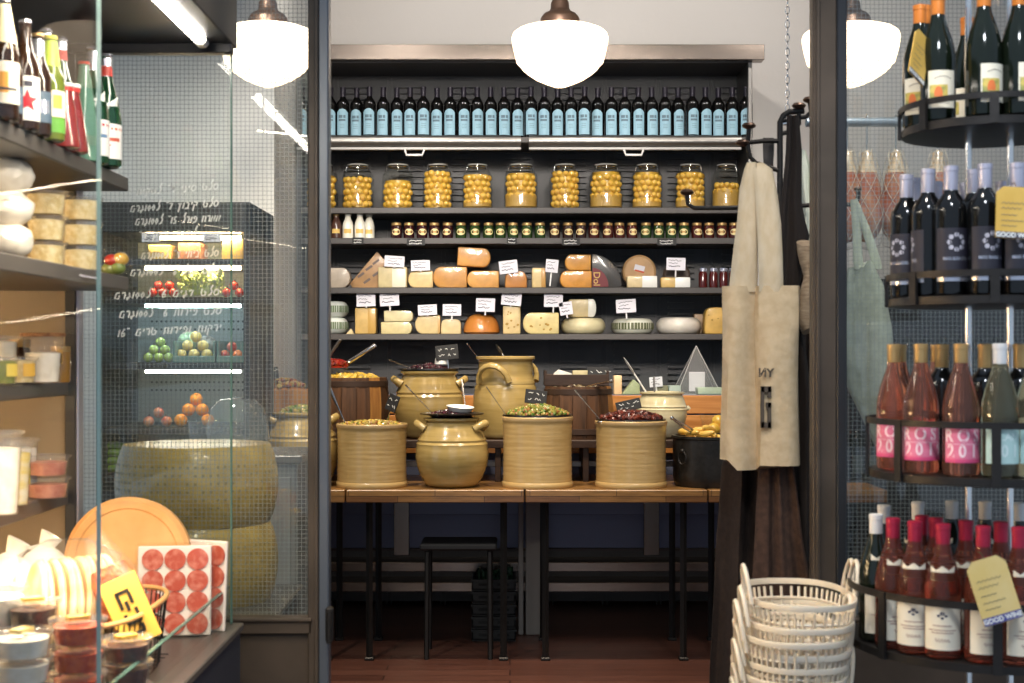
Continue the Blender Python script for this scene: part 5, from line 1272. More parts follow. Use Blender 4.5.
def pile(name, label, cat, px0, px1, zi, rad, mat_, rows, group, D=FD + .12, sc=(1, 1, 1), tex=None, dz=0, stem=None):
    """a heap of single fruits, row upon row"""
    x0, x1 = X(px0, D) + rad, X(px1, D) - rad; pr_ = None; z = FZ[zi] + rad*sc[2] + .001 + dz
    for r in range(rows):
        n = max(1, int((x1 - x0)/(rad*2.02)) + 1)
        for k in range(n):
            x = x0 + (x1 - x0)*(k/(n - 1) if n > 1 else .5)
            p = (x, D + r*rad*.75 + rn.uniform(0, .01), z)
            if pr_ is None:
                pr_ = B().sphere((0, 0, 0), rad, 0, 2, sc).build(name, mat_, loc=p); tag(pr_, label, cat, group)
                if stem: B().tube([(0, 0, rad*sc[2]*.9), (.004, 0, rad*sc[2]*1.25)], .003, 6).build('stem', M['barrel'], pr_)
            else: dup(pr_, p, label, (rn.uniform(-.3, .3), rn.uniform(-.3, .3), rn.uniform(0, 6)))
        x0 += rad*.95; x1 -= rad*.95; z += rad*sc[2]*1.55
        if x1 <= x0: break
pile('red_pepper', 'red pepper in the heap at the far end of the second fridge shelf', 'pepper', 148, 178, 1, .022, solid('C0301E', .25, coat=.4), 2, 'red peppers in the far heap', stem=1)
pile('red_pepper', 'red pepper in the heap at the aisle end of the second fridge shelf', 'pepper', 222, 244, 1, .022, solid('C43A22', .25, coat=.4), 3, 'red peppers by the aisle', stem=1)
gl = B()
for _ in range(150): gl.sphere((rn.uniform(-.1, .1), rn.uniform(-.06, .1), rn.uniform(.0, .1)*(1)), rn.uniform(.015, .03), rn.randrange(2), 1, (1, .6, .3), (rn.random()*3, rn.random()*3, rn.random()*3))
o = gl.build('salad_leaves', [solid('8FA05A', .5), solid('B9C48A', .5)], loc=(X(199, FD + .1), FD + .14, FZ[1] + .02)); stuff(o); o['label'] = 'pale green salad leaves between the two heaps of red peppers'; o['category'] = 'leaves'
pile('green_apple', 'green apple in the heap at the far end of the third fridge shelf', 'apple', 143, 174, 2, .0235, solid('9DB25A', .3, coat=.4), 3, 'green apples', stem=1)
for px0, px1, l_ in ((172, 216, 'tilted green crate of melons on the third fridge shelf'), (216, 245, 'green crate of red and orange fruit at the aisle end of the third fridge shelf')):
    c_ = thing('fruit_crate', l_, 'crate', ((X(px0, FD + .05) + X(px1, FD + .05))/2, FD + .05, FZ[2] + .001)); w_ = X(px1, FD) - X(px0, FD) - .006
    for (q, d_) in (((0, 0, .016), (w_, .012, .03)), ((0, .3, .05), (w_, .012, .1)), ((-w_/2 + .005, .15, .05), (.01, .3, .1)), ((w_/2 - .005, .15, .05), (.01, .3, .1)), ((0, .15, .004), (w_, .3, .008))):
        B().box(q, d_, bev=.002).build('crate_side', solid('5E7A6E', .5), c_)
pile('melon', 'small yellow melon in the tilted green crate', 'melon', 175, 213, 2, .027, solid('C9AE62', .4), 3, 'yellow melons', dz=.01)
for k, (px, y, c) in enumerate(((190, 341, 'A9BE94'), (208, 345, '8E8578'))):
    o = B().sphere((0, 0, 0), .05, 0, 3, (1, 1, .9)).build('melon', solid(c, .45), loc=(X(px, FD + .3), FD + .27, Zy(y, FD + .3))); tag(o, ('large pale green melon on top of the tilted green crate', 'large grey melon behind the yellow melons in the crate')[k], 'melon')
pile('nectarine', 'orange-red fruit in the green crate at the aisle end of the fridge', 'fruit', 219, 243, 2, .025, pm('nectarine_skin', 'D9803A', .35, 0, 'B23A3A', 14, coat=.3), 3, 'orange-red fruit', dz=.01)
pile('orange', 'bright orange fruit in the heap on the fourth fridge shelf', 'orange', 174, 214, 3, .031, pm('orange_peel', 'F09A1E', .4, 0, 'E8890F', 40, bump=.2, bscale=150), 3, 'oranges in the fridge')
pile('red_apple', 'red apple beside the oranges on the fourth fridge shelf', 'apple', 143, 172, 3, .026, pm('red_apple_skin', 'B2453A', .3, 0, 'C98A5A', 9, coat=.4), 2, 'red apples in the fridge', stem=1)
for k in range(4):
    o = B().tube([(-.06, 0, 0), (-.045, 0, .004), (0, 0, .01), (.045, 0, .004), (.06, 0, 0)], [.006, .017, .02, .017, .006], 10).build('cucumber', solid('6E8A34', .35, coat=.3), loc=(X(114, FD + .1), FD + .1, FZ[4] + .022 + k*.036)); o.rotation_euler.z = .2*(k % 2); tag(o, 'green cucumber, %s of the pile at the far lower corner of the produce fridge' % ('lowest', 'second', 'third', 'topmost')[k], 'cucumber', 'cucumbers in the fridge')
# ================================================================ round wine rack by the near side of the plain glass door
RX, RY = 1.162, 3.45
tiers = [(2.066, .205, .045, .014), (1.653, .236, .05, .015), (1.239, .282, .118, .015), (.831, .330, .128, .016)]
rk = thing('wine_rack', 'round four-tier black iron wine rack widening towards the floor', 'wine rack', (RX, RY, 0))
for z, R, rh, rw_ in tiers:
    B().lathe([(0, z - .022), (R - .01, z - .022), (R, z - .02), (R, z - .002), (R - .006, z), (0, z)], 64).build('shelf_disc', M['iron'], rk)
    b = B(); zz = z + rh
    b.lathe([(R + .001, zz - rw_/2), (R + .006, zz - rw_/2), (R + .006, zz + rw_/2), (R + .001, zz + rw_/2), (R + .001, zz - rw_/2)], 64)
    for a in (-1.9, -1.1, -.27, .6, 1.4, 2.3, 3.1):
        b.patch(R + .001, z - .02, zz + rw_/2, a - .010/R, a + .010/R, 2, 0, None, .008)
    b.build('guard_rail', M['iron'], rk)
for a in (.45, 2.0, 3.6, 5.2):
    B().tube([(.068*math.sin(a), -.068*math.cos(a), .0), (.068*math.sin(a), -.068*math.cos(a), 2.62)], .0085, 12).build('pole', M['chrome'], rk)
B().lathe([(0, 0), (.33, 0), (.33, .02), (.30, .03), (0, .03)], 48).build('base_plate', M['iron'], rk)
B().lathe([(0, 2.6), (.1, 2.6), (.1, 2.62), (0, 2.625)], 32).build('top_plate', M['iron'], rk)

def l_fruit(o):
    b = B(); b.patch(.0413, .03, .118, -.8, .8, 12, 0); b.patch(.0417, .052, .084, -.72, .3, 8, 1)
    b.patch(.0421, .056, .08, -.45, .0, 6, 2, lambda t: .068 + .012*math.sqrt(max(0, 1 - (2*t - 1)**2)))
    for k in range(8): a = -.45 + k*.12; b.patch(.0417, .097 + .006*math.sin((k + .5)/8*PI), .099 + .006*math.sin((k + .5)/8*PI), a, a + .11, 2, 3)
    for z in (.04, .045): b.patch(.0417, z, z + .0012, -.5, .4, 5, 3)
    b.build('label', [M['lab_cream'], M['art'], M['art_fruit'], solid('8E8270', .6)], o)
def l_emblem(o):
    b = B(); b.patch(.0383, .04, .155, -1.25, 1.25, 14, 0); b.patch(.0386, .032, .041, -1.25, 1.25, 14, 1)
    f = lambda R: (lambda x, z: (R*math.sin(x/R), -R*math.cos(x/R), z))
    for k in range(8):
        a = 2*PI*k/8; cx, cz_ = .017*math.cos(a), .122 + .017*math.sin(a); n = 10
        vs = [f(.0387)(cx + .0055*math.cos(t), cz_ + .0055*math.sin(t)) for t in [2*PI*q/n for q in range(n)]]
        b._add(vs, [tuple(range(n))], 2)
    b.text('MAS RANDEL', .0105, lambda x, z: f(.0387)(x, z + .084), 3, .0002)
    b.build('label', [M['lab_black'], M['lab_silver'], solid('B5B2BC', .4), M['lab_silver']], o, smooth=.6)
def l_rose(o):
    b = B(); R = .0413; f = lambda x, z: ((R + .0006)*math.sin(x/R), -(R + .0006)*math.cos(x/R), z)
    b.patch(R, .032, .112, -1.35, 1.35, 16, 0)
    b.text('R O S É', .040, lambda x, z: f(x*.85, z + .092), 1, .0009); b.text('2 0 1 9', .040, lambda x, z: f(x*.85, z + .057), 1, .0009)
    b.patch(R + .0004, .0735, .0745, -1.2, 1.2, 10, 1); b.patch(R + .0003, .032, .04, -1.35, 1.35, 12, 2)
    b.build('label', [M['lab_pink'], solid('F5D5DA', .5), solid('D24A78', .5)], o)
def l_aqua(o):
    b = B(); R = .0413; f = lambda x, z: ((R + .0006)*math.sin(x/R), -(R + .0006)*math.cos(x/R), z)
    b.patch(R, .032, .112, -1.35, 1.35, 16, 0); b.text('BLANC', .024, lambda x, z: f(x, z + .092), 1, .0004); b.text('2 0 1 9', .038, lambda x, z: f(x*.85, z + .06), 1, .0009)
    b.build('label', [M['lab_aqua'], solid('D6E6E2', .5)], o)
def l_script(o):
    b = B(); R = .0413; f = lambda x, z: ((R + .0006)*math.sin(x/R), -(R + .0006)*math.cos(x/R), z)
    b.patch(R, .022, .125, -1.15, 1.15, 14, 0)
    b.lathe([(.0265, .206), (.0272, .207), (.0285, .212), (.0265, .2065)], 20, 1)
    for s_ in (-1, 1): b.patch(.0335, .176, .205, min(0, s_*.85), max(0, s_*.85), 6, 0, (lambda t: .2 + .010*abs(t*2 - 1)))
    for k, (x, z, r) in enumerate(((0, .104, .006), (-.008, .099, .004), (.008, .099, .004), (0, .094, .004))):
        n = 8; b._add([f(x + r*math.cos(t), z + r*.8*math.sin(t)) for t in [2*PI*q/n for q in range(n)]], [tuple(range(n))], 2)
    for z, w_ in ((.076, .5), (.066, .75), (.06, .6)): b.patch(R + .0006, z, z + .0015, -w_, w_, 8, 3)
    b.ribbon([(-.016 + q*.0022, .044 + .005*math.sin(q*2.1)) for q in range(16)], .0014, 3, f)
    b.build('label', [M['lab_cream'], M['lab_cream'], solid('4A4A58', .5), solid('8E5A4A', .5)], o)
kinds = {'f': ('wine_bottle', BURG, M['wine_green'], M['cap_orange'], .245, l_fruit), 'e': ('wine_bottle', BORD, M['wine_dark'], M['cap_silver'], .24, l_emblem),
         'r': ('rose_bottle', BURG, M['rose'], M['cap_gold'], .258, l_rose), 'a': ('white_wine_bottle', BURG, M['whitewine'], M['cap_white'], .25, l_aqua),
         's': ('rose_bottle', BURG, M['rose_red'], M['cap_red'], .232, l_script), 'w': ('white_wine_bottle', BURG, M['wine_green'], M['cap_white'], .232, l_script), 'd': ('wine_bottle', BORD, M['wine_dark'], M['cap_gold'], .245, None)}
KP = {}; NAMES = {}
def rb(kind, tier, ang, rad, label, face=0.0, group=None):
    z = tiers[tier][0] + .0005; a = math.radians(ang); p = (RX + rad*math.sin(a), RY - rad*math.cos(a), z)
    nm, prof, gl_, cm, cz_, lf = kinds[kind]
    yaw = a*.35 + face
    g = ('orange-capsuled wine bottles', 'silver-capsuled wine bottles', 'rose and white wine bottles', 'red-capsuled wine bottles')[tier] + ' on the round rack'
    if kind not in KP: KP[kind] = wine(nm, label, prof, gl_, cm, cz_, lf, p, yaw, g, segs=32)
    else: dup(KP[kind], p, label, (0, 0, yaw), group=g)
def ang_for(px, rad, back=False):
    """angle round the pole at which a bottle on that ring stands in the photographed direction"""
    best = None
    for k in range(-1800, 1800):
        a = k/10; x = RX + rad*math.sin(math.radians(a)); y = RY - rad*math.cos(math.radians(a))
        if (abs(a) > 97) != back: continue
        e_ = abs(CX + x*F/y - px)
        if best is None or e_ < best[0]: best = (e_, a)
    return best[1]
def row(kind, tier, px, rad, label, face=0.0, back=False): rb(kind, tier, ang_for(px, rad, back), rad, label, face)
row('f', 0, 918, .163, 'dark orange-capsuled bottle with a hanging price tag on the top rack tier', .1)
row('f', 0, 938, .161, 'dark orange-capsuled bottle between the tagged bottle and the frontmost pair on the top rack tier', .35)
row('f', 0, 984, .161, 'dark orange-capsuled bottle at the front of the top rack tier, above the upright tab', .45)
row('f', 0, 1019, .161, 'dark orange-capsuled bottle nearest the frame edge on the top rack tier', .4)
row('f', 0, 925, .15, 'dark orange-capsuled bottle standing behind the tagged bottle on the top rack tier', 0, True)
row('f', 0, 967, .15, 'dark orange-capsuled bottle at the back, seen between the front bottles of the top tier', 0, True)
row('f', 0, 1020, .15, 'dark orange-capsuled bottle at the back of the top tier by the frame edge', 0, True)
row('e', 1, 906, .195, 'black-labelled silver-capped bottle outermost towards the glass door on the second tier', -.3)
row('e', 1, 928, .193, 'black-labelled silver-capped bottle, second from the glass door on the second tier', -1.4)
row('e', 1, 951, .193, 'black-labelled silver-capped bottle, third from the glass door on the second tier', .3)
row('e', 1, 985, .195, 'black-labelled silver-capped bottle before the one with the mustard tag', .25)
row('e', 1, 1017, .194, 'black-labelled silver-capped bottle wearing the mustard tag on the second tier', .2)
for k, px in enumerate((914, 936, 966, 1002)): row('e', 1, px, .18, 'silver-capped bottle at the back of the second tier, %s from the glass door' % ORD[k], 0, True)
row('e', 1, 974, .10, 'silver-capped bottle of the inner ring behind the front of the second tier')
row('r', 2, 894, .238, 'pink-labelled rose bottle outermost towards the glass door on the third tier', .3)
row('r', 2, 921, .238, 'pink-labelled rose bottle behind the upright tab of the third tier', .3)
row('r', 2, 961, .238, 'pink-labelled rose bottle nearest the pale wine bottles on the third tier', .3)
row('a', 2, 1000, .238, 'pale wine bottle with aqua label next to the rose bottles on the third tier', .3)
row('a', 2, 1034, .238, 'pale wine bottle with aqua label at the frame edge of the third tier', .2)
for k, px in enumerate((900, 937)): row('r', 2, px, .225, 'rose bottle at the back of the third tier, %s from the glass door' % ORD[k], 0, True)
for k, px in enumerate((942, 985, 1020)): row('d', 2, px, .12, 'dark gold-capped bottle of the inner ring on the third tier, %s from the glass door' % ORD[k])
row('w', 3, 876, .285, 'green bottle with white capsule and cream label, outermost on the lowest tier', .75)
row('s', 3, 893, .287, 'red-capsuled rose bottle beside the white-capped one on the lowest tier', .6)
row('s', 3, 915, .289, 'red-capsuled rose bottle just past the upright tab of the lowest tier', -.05)
row('s', 3, 943, .289, 'red-capsuled rose bottle between the tab and the tagged bottle on the lowest tier', -.1)
row('s', 3, 983, .289, 'red-capsuled rose bottle wearing the pale yellow tag on the lowest tier', .25)
row('s', 3, 1019, .289, 'red-capsuled rose bottle next past the tagged one on the lowest tier', .2)
for k, px in enumerate((922, 936, 966, 1001)): row('s', 3, px, .19 + .0*k, 'red-capsuled bottle of the inner ring, %s from the glass door on the lowest tier' % ORD[k])
for k, px in enumerate((884, 918, 952, 985, 1018)): row('w', 3, px, .27, 'white-capsuled bottle at the back of the lowest tier, %s from the glass door' % ORD[k], 0, True)

def neck_tag(label, p, w_, h_, rot, pale=False):
    t = thing('neck_tag', label, 'tag', p, rot, 'hanging wine tags')
    pts = [(-w_*.32, 0), (w_*.32, 0), (w_/2, -h_*.12), (w_/2, -h_), (-w_/2, -h_), (-w_/2, -h_*.12)]
    B().prism(pts, -.001, .001).build('tag_card', M['kraft'] if not pale else pm('pale_tag_paper', 'E3C98A', .65, 0, 'DDBF74', 12), t)
    B().box((0, -.0012, -h_ + h_*.065), (w_*.98, .001, h_*.12)).build('tag_strip', solid('4A4A8A' if pale else '3A3A4A', .5), t)
    B().text('GOOD WINE', w_*.165, lambda x, z: (x, -.0022, z - h_ + h_*.062), 0, .0006).build('lettering', M['white'], t, smooth=0)
    b = B()
    for k, z in enumerate((.32, .42, .55, .66, .76)):
        b.ribbon([(-w_*.36 + q*.005, -h_*z + (.001 if q % 2 else -.001)*(2 if k < 2 else 1)) for q in range(int(w_*(.72, .6, .5, .66, .5)[k]/.005))], .0018, 0, lambda a, c: (a, -.0018, c))
    b.build('printing', solid('8A7A5A', .6), t, smooth=0)
    B().tube([(0, 0, 0), (0, .01, .012), (0, .028, .014)], .0012, 6).build('string', M['barrel'], t)
    return t
D = RY - .21
neck_tag('mustard hanging tag on a silver-capped bottle of the second tier', (X(1016, 3.2), 3.20, Zy(187, 3.2)), .088, .118, (-.1, .06, 0))
neck_tag('pale yellow hanging tag on a red-capped bottle of the lowest tier', (X(987, 3.09), 3.11, Zy(560, 3.09)), .088, .142, (-.10, -.28, 0), True)
neck_tag('mustard tag turned edge-on, hanging from a bottle of the top tier', (X(924, 3.36), 3.365, Zy(34, 3.36)), .07, .125, (-.08, .42, .75))

# ================================================================ ivory shopping baskets
BX, BY = X(801, 3.42), 3.46
BH = .205
def bp(t, f): return se(t, .128*f, .205*f, 2.6)
NB = 48
def make_basket():
    b = B()
    ring = [[], []]
    prof_out = []
    rings = []
    for z, f in ((BH, .99), (BH, 1.02), (BH - .004, 1.025), (BH - .014, 1.015), (BH - .014, .99), (BH - .006, .985)):
        rings.append([Vector((*bp(2*PI*k/NB, f), z)) for k in range(NB)])
    rings.append(rings[0])
    b.loft(rings, cap=False)
    for i in range(8):
        u = i/8; z = .01 + (BH - .036)*u; f = .78 + .205*(z/BH)
        b.tube([(*bp(2*PI*k/NB, f), z) for k in range(NB)], .0035, 5, closed=True, flat=1.0)
    for k in range(NB):
        t = 2*PI*k/NB; b.tube([(*bp(t, .78), .006), (*bp(t, .985), BH - .02)], .0034, 4)
    b.lathe([(0, .004), (1, .004), (1, .008), (0, .008)], 24, M=Matrix.Diagonal((.098, .155, 1, 1)))
    return b
bl0 = None; NBK = 20; step = .031
topz_ = Zy(592, BY)
for i in range(NBK):
    k = NBK - 1 - i; z = topz_ - BH - i*step - (.02 if i else 0)
    if z < .0: break
    p = (BX - .012*min(i, 1) - .0015*i + .006*math.sin(i*2.3), BY + .008*math.cos(i*1.7), z)
    l_ = 'ivory plastic lattice basket with loop handles, topmost of the nested stack' if i == 0 else 'ivory plastic lattice basket, %s from the top of the nested stack' % ORD[i]
    if bl0 is None:
        bl0 = make_basket().build('shopping_basket', M['basket'], loc=p); tag(bl0, l_, 'basket', 'nested ivory shopping baskets')
        for s_ in (-1, 1):
            pts = []
            for q in range(13):
                a = PI*q/12; pts.append((s_*(.131 + .012*math.sin(a)) , -.075 + .045*math.cos(a)*1.0 + (.07 if s_ > 0 else .0), BH - .01 + .085*math.sin(a)))
            B().tube(pts, .0055, 8).build('loop_handle', M['basket'], bl0)
            if s_ > 0:
                B().tube([(x + .012, y + .10, z_ - .012) for x, y, z_ in pts], .0055, 8).build('loop_handle', M['basket'], bl0)
    else: dup(bl0, p, l_, (0, 0, .02*math.sin(i*3.1)))

# ================================================================ iron hook rack with bags and aprons
HD = 4.75
def hp_(px, py, D=HD): return P(px, py, D)
px0_ = X(780, HD)
hr = thing('hook_rack', 'black iron standing hook rack hung with canvas bags and aprons', 'hook rack', (px0_, HD, 0))
L_ = lambda v: (v[0] - px0_, v[1] - HD, v[2])
def rod(pts, r=.0078, name='hook_arm'): return B().tube([L_(hp_(*p)) for p in pts], r, 10).build(name, M['iron'], hr)
B().tube([(0, 0, .02), (0, 0, Zy(113, HD) - .03), (.012, 0, Zy(113, HD) - .008), (.03, 0, Zy(112, HD)), L_(hp_(804, 111))], .010, 12).build('pole', M['iron'], hr)
B().lathe([(0, 0), (.17, 0), (.17, .012), (.02, .03), (0, .03)], 36).build('base_plate', M['iron'], hr)
def knob(px, py, D=HD):
    b = B(); c = Vector(L_(hp_(px, py, D)))
    b.lathe([(0, -.006), (.006, -.008), (.02, -.002), (.024, .004), (.018, .012), (0, .016)], 20, M=Matrix.Translation(c)); return b.build('hook_knob', M['bronze'], hr)
rod([(749, 128), (748, 146), (750, 157), (756, 163), (780, 171)]); knob(749, 127)
rod([(744, 143), (764, 141), (780, 141)]); knob(743, 144)
rod([(799, 108), (799, 124), (793, 131), (780, 134)]); knob(799, 107)
rod([(810, 103), (811, 112), (806, 117), (796, 118), (781, 121)]); knob(810, 101)
rod([(687, 195), (688, 204), (694, 208), (720, 208), (780, 207)]); knob(687, 193.5)
rod([(780, 207), (800, 206), (812, 205)], name='hook_arm')
def cloth(name, label, cat, mat_, spec, D, parts=(), folds=3, amp=.012, th=.02, seed=1, group=None):
    """hanging cloth: (y, x0, x1) pixel rows at depth D swept into a folded, closed body"""
    rn = random.Random(seed); ph = rn.uniform(0, 6)
    ys = [s[0] for s in spec]; org = Vector((X((spec[0][1] + spec[0][2])/2, D), D, 0)); rings = []; NN = 34
    n = 26
    for k in range(n + 1):
        y = ys[0] + (ys[-1] - ys[0])*k/n
        for i in range(len(ys) - 1):
            if ys[i] <= y <= ys[i + 1]: break
        u = (y - ys[i])/(ys[i + 1] - ys[i]); u = u*u*(3 - 2*u)*.5 + u*.5
        a = spec[i][1]*(1 - u) + spec[i + 1][1]*u; b_ = spec[i][2]*(1 - u) + spec[i + 1][2]*u
        up, dn = [], []
        for q in range(NN):
            t = q/(NN - 1); x = X(a + (b_ - a)*t, D); f = math.sin(t*PI*2*folds + ph + .5*math.sin(k*.25)) + .5*math.sin(t*PI*2*folds*1.7 + ph*2 + k*.12)
            yy = amp*f*min(1, .4 + k/n); tt = th*(.25 + .75*math.sin(PI*t)**.6)
            up.append(Vector((x, D + yy - tt/2, Zy(y, D))) - org); dn.append(Vector((x, D + yy + tt/2, Zy(y, D))) - org)
        rings.append(up + dn[::-1])
    o = B().loft(rings).build(name, mat_, loc=org, smooth=1.2); tag(o, label, cat, group)
    return o
# big canvas bag
TD = 4.5
tb = thing('canvas_bag', 'large natural canvas bag hanging folded from the hook rack with dark letters', 'bag', (X(752, TD), TD, Zy(165, TD)))
def tl(px, py, dy=0, D=TD): q = P(px, py, D); return Vector((q.x - X(752, TD), dy, q.z - Zy(165, TD)))
rings = []
sec = [(723, .03), (728, -.012), (736, -.022), (746, -.008), (756, .012), (758.5, -.03), (768, -.043), (785, -.046), (796, -.03), (799, .0), (796, .03), (780, .042), (760, .048), (740, .044), (726, .042)]
for k in range(15):
    u = k/14; y = 286 + u*181; ring = []
    for i, (px, dy) in enumerate(sec):
        yy = y + (3 if px < 757 else -2)*u + (-10*u if px < 730 else 0); w_ = (1 + .012*u)
        ring.append(tl(760 + (px - 760)*w_ + 1.0*math.sin(u*5 + i*.9), yy, dy*(.75 + .35*u) + .004*math.sin(u*7 + i*1.3)))
    rings.append(ring)
B().loft(rings).build('bag_body', M['linen'], tb, smooth=.9)
def strap(pts, name='strap', D=TD):
    r = []
    for (px, py, hwp, dy) in pts:
        c = tl(px, py, dy); w2 = hwp*D/F
        r.append([c + Vector((w2*math.cos(t), .006*math.sin(t) + .006*math.cos(3*t), 0)) for t in [2*PI*q/18 for q in range(18)]])
    return B().loft(r).build(name, M['linen_b'] if name == 'strap' else M['linen'], tb, smooth=.9)
strap([(751, 163, 5, -.012), (750, 170, 7, -.02), (747.5, 190, 9.5, -.022), (747, 220, 11, -.02), (745, 250, 12.5, -.012), (744, 275, 14, -.004), (743, 292, 14.5, .004)])
strap([(758, 163, 6, -.0), (761, 170, 10, -.03), (764.5, 195, 11.5, -.034), (767, 225, 12.5, -.036), (768.5, 255, 12.5, -.034), (769.5, 278, 12.5, -.03), (770, 292, 12.5, -.022)])
b = B()
def lbx(x0, y0, x1, y1):
    c = tl((x0 + x1)/2, (y0 + y1)/2, 0); sh = -.046
    b.box((c.x, sh + .0, c.z), ((x1 - x0)*TD/F, .012, (y1 - y0)*TD/F))
for q in ((758.5, 386, 768.4, 391.5), (758.2, 386, 761.4, 427), (765, 386, 768.4, 397), (763.4, 402, 768.4, 407), (765, 402, 768.4, 427), (758.5, 421.5, 768.4, 427)): lbx(*q)
b.text('ИY', .036, lambda x, z: (tl(763, 373, 0).x + x, -.052, tl(763, 373, 0).z + z), 0, .0012)
b.build('lettering', solid('4A423A', .8), tb)
cloth('apron', 'long dark brown apron hanging to the floor behind the canvas bag', 'apron', M['brown_cloth'], [(225, 774, 806), (290, 768, 812), (400, 742, 816), (470, 722, 818), (560, 716, 822), (683, 710, 826), (800, 708, 828)], HD - .06, folds=3.2, amp=.03, th=.05, seed=3, group='aprons on the hook rack')
cloth('apron', 'black apron with a flared bib hanging from the highest hook of the rack', 'apron', M['black_cloth'], [(116, 787, 799), (150, 786, 802), (215, 780, 802), (225, 776, 812), (245, 776, 808), (290, 778, 800), (400, 780, 812), (560, 776, 814)], HD - .16, folds=1.6, amp=.012, th=.03, seed=5, group='aprons on the hook rack')
cloth('apron', 'dark brown folded cloth hanging low at the foot of the hook rack', 'apron', pm('umber_cloth', '4A3429', .9, 0, '3A281F', 50, bump=.3, bscale=300), [(455, 760, 792), (520, 756, 800), (600, 752, 812), (700, 748, 816), (790, 746, 818)], HD - .19, folds=2.6, amp=.016, th=.03, seed=8, group='aprons on the hook rack')
cloth('cloth_strap', 'grey strap hanging over the short rod of the hook rack', 'strap', solid('4E4A47', .85), [(138, 763, 774), (150, 763, 774), (178, 764, 773)], HD + .03, folds=.5, amp=.004, th=.012, seed=2)
cloth('cloth_towel', 'pale greenish white cloth hanging behind the black apron', 'cloth', solid('D9DCCB', .85), [(150, 794, 806), (170, 795, 811), (215, 797, 813), (245, 798, 811)], HD + .06, folds=1.2, amp=.012, th=.02, seed=4)
# rolled canvas
r = []
for k in range(12):
    u = k/11; y = 243 + 88*u; px = 806 + 2*math.sin(u*6) + 3*u; wv = 7 + 2.5*math.sin(u*9 + 1)
    c = P(px, y, HD - .22); r.append([c + Vector((wv*HD/F*math.cos(t), .03*math.sin(t), .012*math.sin(t + u*9))) for t in [2*PI*q/16 for q in range(16)]])
o = B().loft(r).build('canvas_bag', pm('stone_canvas', 'B39E84', .85, 0, '8F7B64', 30, (1, 1, 4), bump=.4, bscale=120), smooth=.9); tag(o, 'small rolled beige canvas bag squeezed beside the steel doorpost', 'bag')
# sage bag behind the plain glass
GD = 4.75
gb = thing('canvas_bag', 'pale sage canvas bag hanging slanted behind the plain wired glass', 'bag', (X(865, GD), GD, Zy(200, GD)))
def gl_(px, py, dy=0): q = P(px, py, GD); return Vector((q.x - X(865, GD), dy, q.z - Zy(200, GD)))
rows = [(262, 848, 872), (285, 843, 884), (330, 842, 893), (380, 846, 896), (425, 868, 892), (440, 876, 886)]
r = []
for (y, a, c_) in rows:
    r.append([gl_((a + c_)/2 + (c_ - a)/2*math.cos(t), y + (6 if math.cos(t) < 0 else 0), .05*math.sin(t) + .012*math.cos(3*t)) for t in [2*PI*q/24 for q in range(24)]])
B().loft(r).build('bag_body', M['linen_g'], gb, smooth=.9)
for a, b_ in ((856, 850), (874, 868)):
    B().tube([gl_(853, 200, -.01), gl_((853 + a)/2 + 1, 228, -.012), gl_(a, 262, -.03), gl_(a + .5, 270, -.034)], [.012, .014, .016, .016], 10, flat=.35).build('strap', M['linen_g'], gb)
hk = thing('wall_hook', 'small iron hook on a rod carrying the sage canvas bag', 'hook', (X(853, GD), GD + .03, Zy(200, GD)))
B().tube([(-.12, .0, -.012), (.0, .0, -.012), (.02, 0, -.005), (.026, 0, .02), (.024, 0, .035)], .008, 8).build('hook_arm', M['iron'], hk)
B().sphere((.024, 0, .04), .014, 0, 2, (1, 1, .6)).build('hook_knob', M['bronze'], hk)
# hanging rail with hams
PD = 5.5
rl = thing('hanging_rail', 'blue-grey steel rail hung from chains and carrying netted hams', 'rail', (X(880, PD), PD, Zy(122, PD)))
B().tube([(X(806, PD) - X(880, PD), 0, 0), (X(1000, PD) - X(880, PD), 0, 0)], .019, 14).build('rail_tube', pm('blue_grey_steel', '8E9AA4', .35, .6), rl)
def chain(px, z0, z1):
    b = B(); z = z0; k = 0
    while z < z1:
        pts = [(.008*math.cos(t)*(1 if k % 2 == 0 else 0), .008*math.cos(t)*(0 if k % 2 == 0 else 1), z + .016 + .016*math.sin(t)) for t in [2*PI*q/10 for q in range(10)]]
        b.tube(pts, .0018, 5, closed=True); z += .027; k += 1
    return b
ch = chain(787, 0, 3.9 - Zy(112, PD)).build('hanging_chain', M['chrome'], loc=(X(787.5, PD), PD, Zy(112, PD))); tag(ch, 'thin steel chain dropping from the ceiling beside the hook rack', 'chain')
B().box((0, 0, -.03), (.035, .012, .045), bev=.004).build('clip', M['chrome'], ch)
for px in (812 + 30, 985): 
    c_ = chain(px, .018, 3.9 - Zy(122, PD)).build('chain', M['chrome'], rl); c_.location = (X(px, PD) - X(880, PD), 0, 0)
ham = pm('cured_ham', 'A5522A', .4, 0, 'BD8258', 18, lo=.4, hi=.7, coat=.4, bump=.2); fat = pm('ham_fat', 'D9C3A2', .45, 0, 'C9AC86', 14)
net = pm('ham_net', 'D9CDB6', .6)
hm0 = None
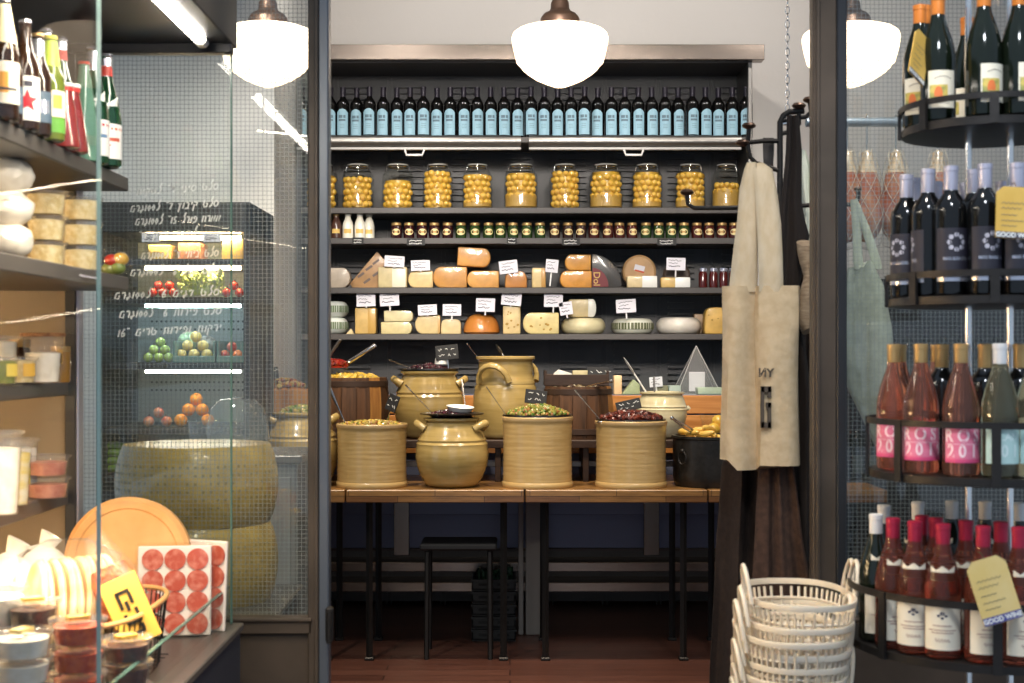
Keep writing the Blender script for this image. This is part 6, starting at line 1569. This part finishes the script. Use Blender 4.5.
for i, (px, sc) in enumerate(((847, 1.0), (867, 1.0), (896, .96), (938, .95))):
    p = (X(px, PD), PD, Zy(124, PD)); l_ = ('cured ham in a net, half hidden by the steel doorpost', 'cured ham in a net hanging just above the sage bag', 'cured ham in a net partly behind the silver-capped bottles', 'cured ham in a net, farthest along the rail behind the wine rack')[i]
    if hm0 is None:
        hm0 = thing('cured_ham', l_, 'ham', p, group='netted hams on the rail')
        prof = [(.0, -.46), (.02, -.455), (.05, -.42), (.064, -.36), (.06, -.30), (.05, -.24), (.038, -.19)]; B().lathe(prof, 20).build('ham_meat', ham, hm0)
        B().lathe([(.038, -.19), (.03, -.165), (.024, -.14), (.02, -.11), (0, -.10)], 20).build('ham_fat', fat, hm0)
        b = B()
        for s_ in (-1, 1):
            for k in range(7):
                pts = []
                for q in range(15):
                    u = q/14; z = -.45 + .35*u; rr = .064*math.sin(PI*(.12 + .8*u))**.8*(1 - .35*u) + .012; a = s_*u*3.2 + k*2*PI/7
                    pts.append((rr*math.sin(a), -rr*math.cos(a), z))
                b.tube(pts, .0011, 4)
        b.build('net', net, hm0)
        B().tube([(0, 0, -.10), (0, 0, -.02), (.012, 0, .02), (0, 0, .036), (-.014, 0, .022)], .003, 6).build('hook', M['chrome'], hm0)
        B().lathe([(.012, -.08), (.04, -.14), (.07, -.26), (.074, -.38), (.05, -.47), (0, -.49)], 18).build('plastic_sleeve', M['wrap'], hm0)
    else: dup(hm0, p, l_, (0, 0, i*.9))
# dark wine shelving far behind the plain glass
WD = 7.3
ws = thing('wine_shelving', 'dark bottle shelving along the rear behind the plain wired glass', 'shelving', (X(950, WD), WD, 0))
ww = X(1075, WD) - X(846, WD); wc = (X(1075, WD) + X(846, WD))/2 - X(950, WD); wt = Zy(282, WD)
B().box((wc, .36, wt/2), (ww, .02, wt), bev=.002).build('back_panel', M['case_dark'], ws)
for s_ in (-1, 1): B().box((wc + s_*ww/2, .18, wt/2), (.03, .38, wt), bev=.003).build('side_panel', M['case_dark'], ws)
B().box((wc, .18, wt), (ww + .04, .4, .03), bev=.003).build('top', M['case_dark'], ws)
wz = [Zy(385, WD), Zy(480, WD), Zy(572, WD), Zy(655, WD)]
for z in wz: B().box((wc, .18, z - .012), (ww, .36, .024), bev=.002).build('shelf', M['iron'], ws)
proto = None
for r_, z in enumerate(wz[:3]):
    for k in range(11):
        px = 856 + k*17.6; p = (X(px, WD + .1), WD + .1 + .02*(k % 2), z + .001)
        l_ = 'dark green wine bottle, %s from the doorpost on the %s shelf behind the plain glass' % (ORD[k], ('highest', 'middle', 'lowest')[r_])
        if proto is None: proto = wine('wine_bottle', l_, BORD, M['wine_green'], M['cap_black'], .235, lambda o: B().patch(.0384, .03, .12, -.9, .9, 8).build('label', solid('3E4640', .6), o), p, 0, 'dark bottles far behind the plain glass', segs=16)
        else: dup(proto, p, l_, (0, 0, .3*math.sin(k*2 + r_)))
sp_ = thing('ceiling_spotlight', 'small round ceiling spotlight glowing above the top rack tier', 'spotlight', P(1003, 3, 6.2))
B().lathe([(.045, .02), (.055, 0), (.055, .1), (.03, .13), (0, .13)], 24, M=Euler((.5, 0, 0)).to_matrix().to_4x4()).build('housing', M['cap_white'], sp_)
B().lathe([(0, .008), (.046, .008), (.046, .012), (0, .012)], 24, M=Euler((.5, 0, 0)).to_matrix().to_4x4()).build('lens', pm('spot_lens', 'FFFFFF', .5, emis='FFE8C8', estr=8), sp_)
B().tube([(0, .05, .12), (0, .05, 3.9 - sp_.location.z)], .012, 8).build('stem', M['cap_white'], sp_)
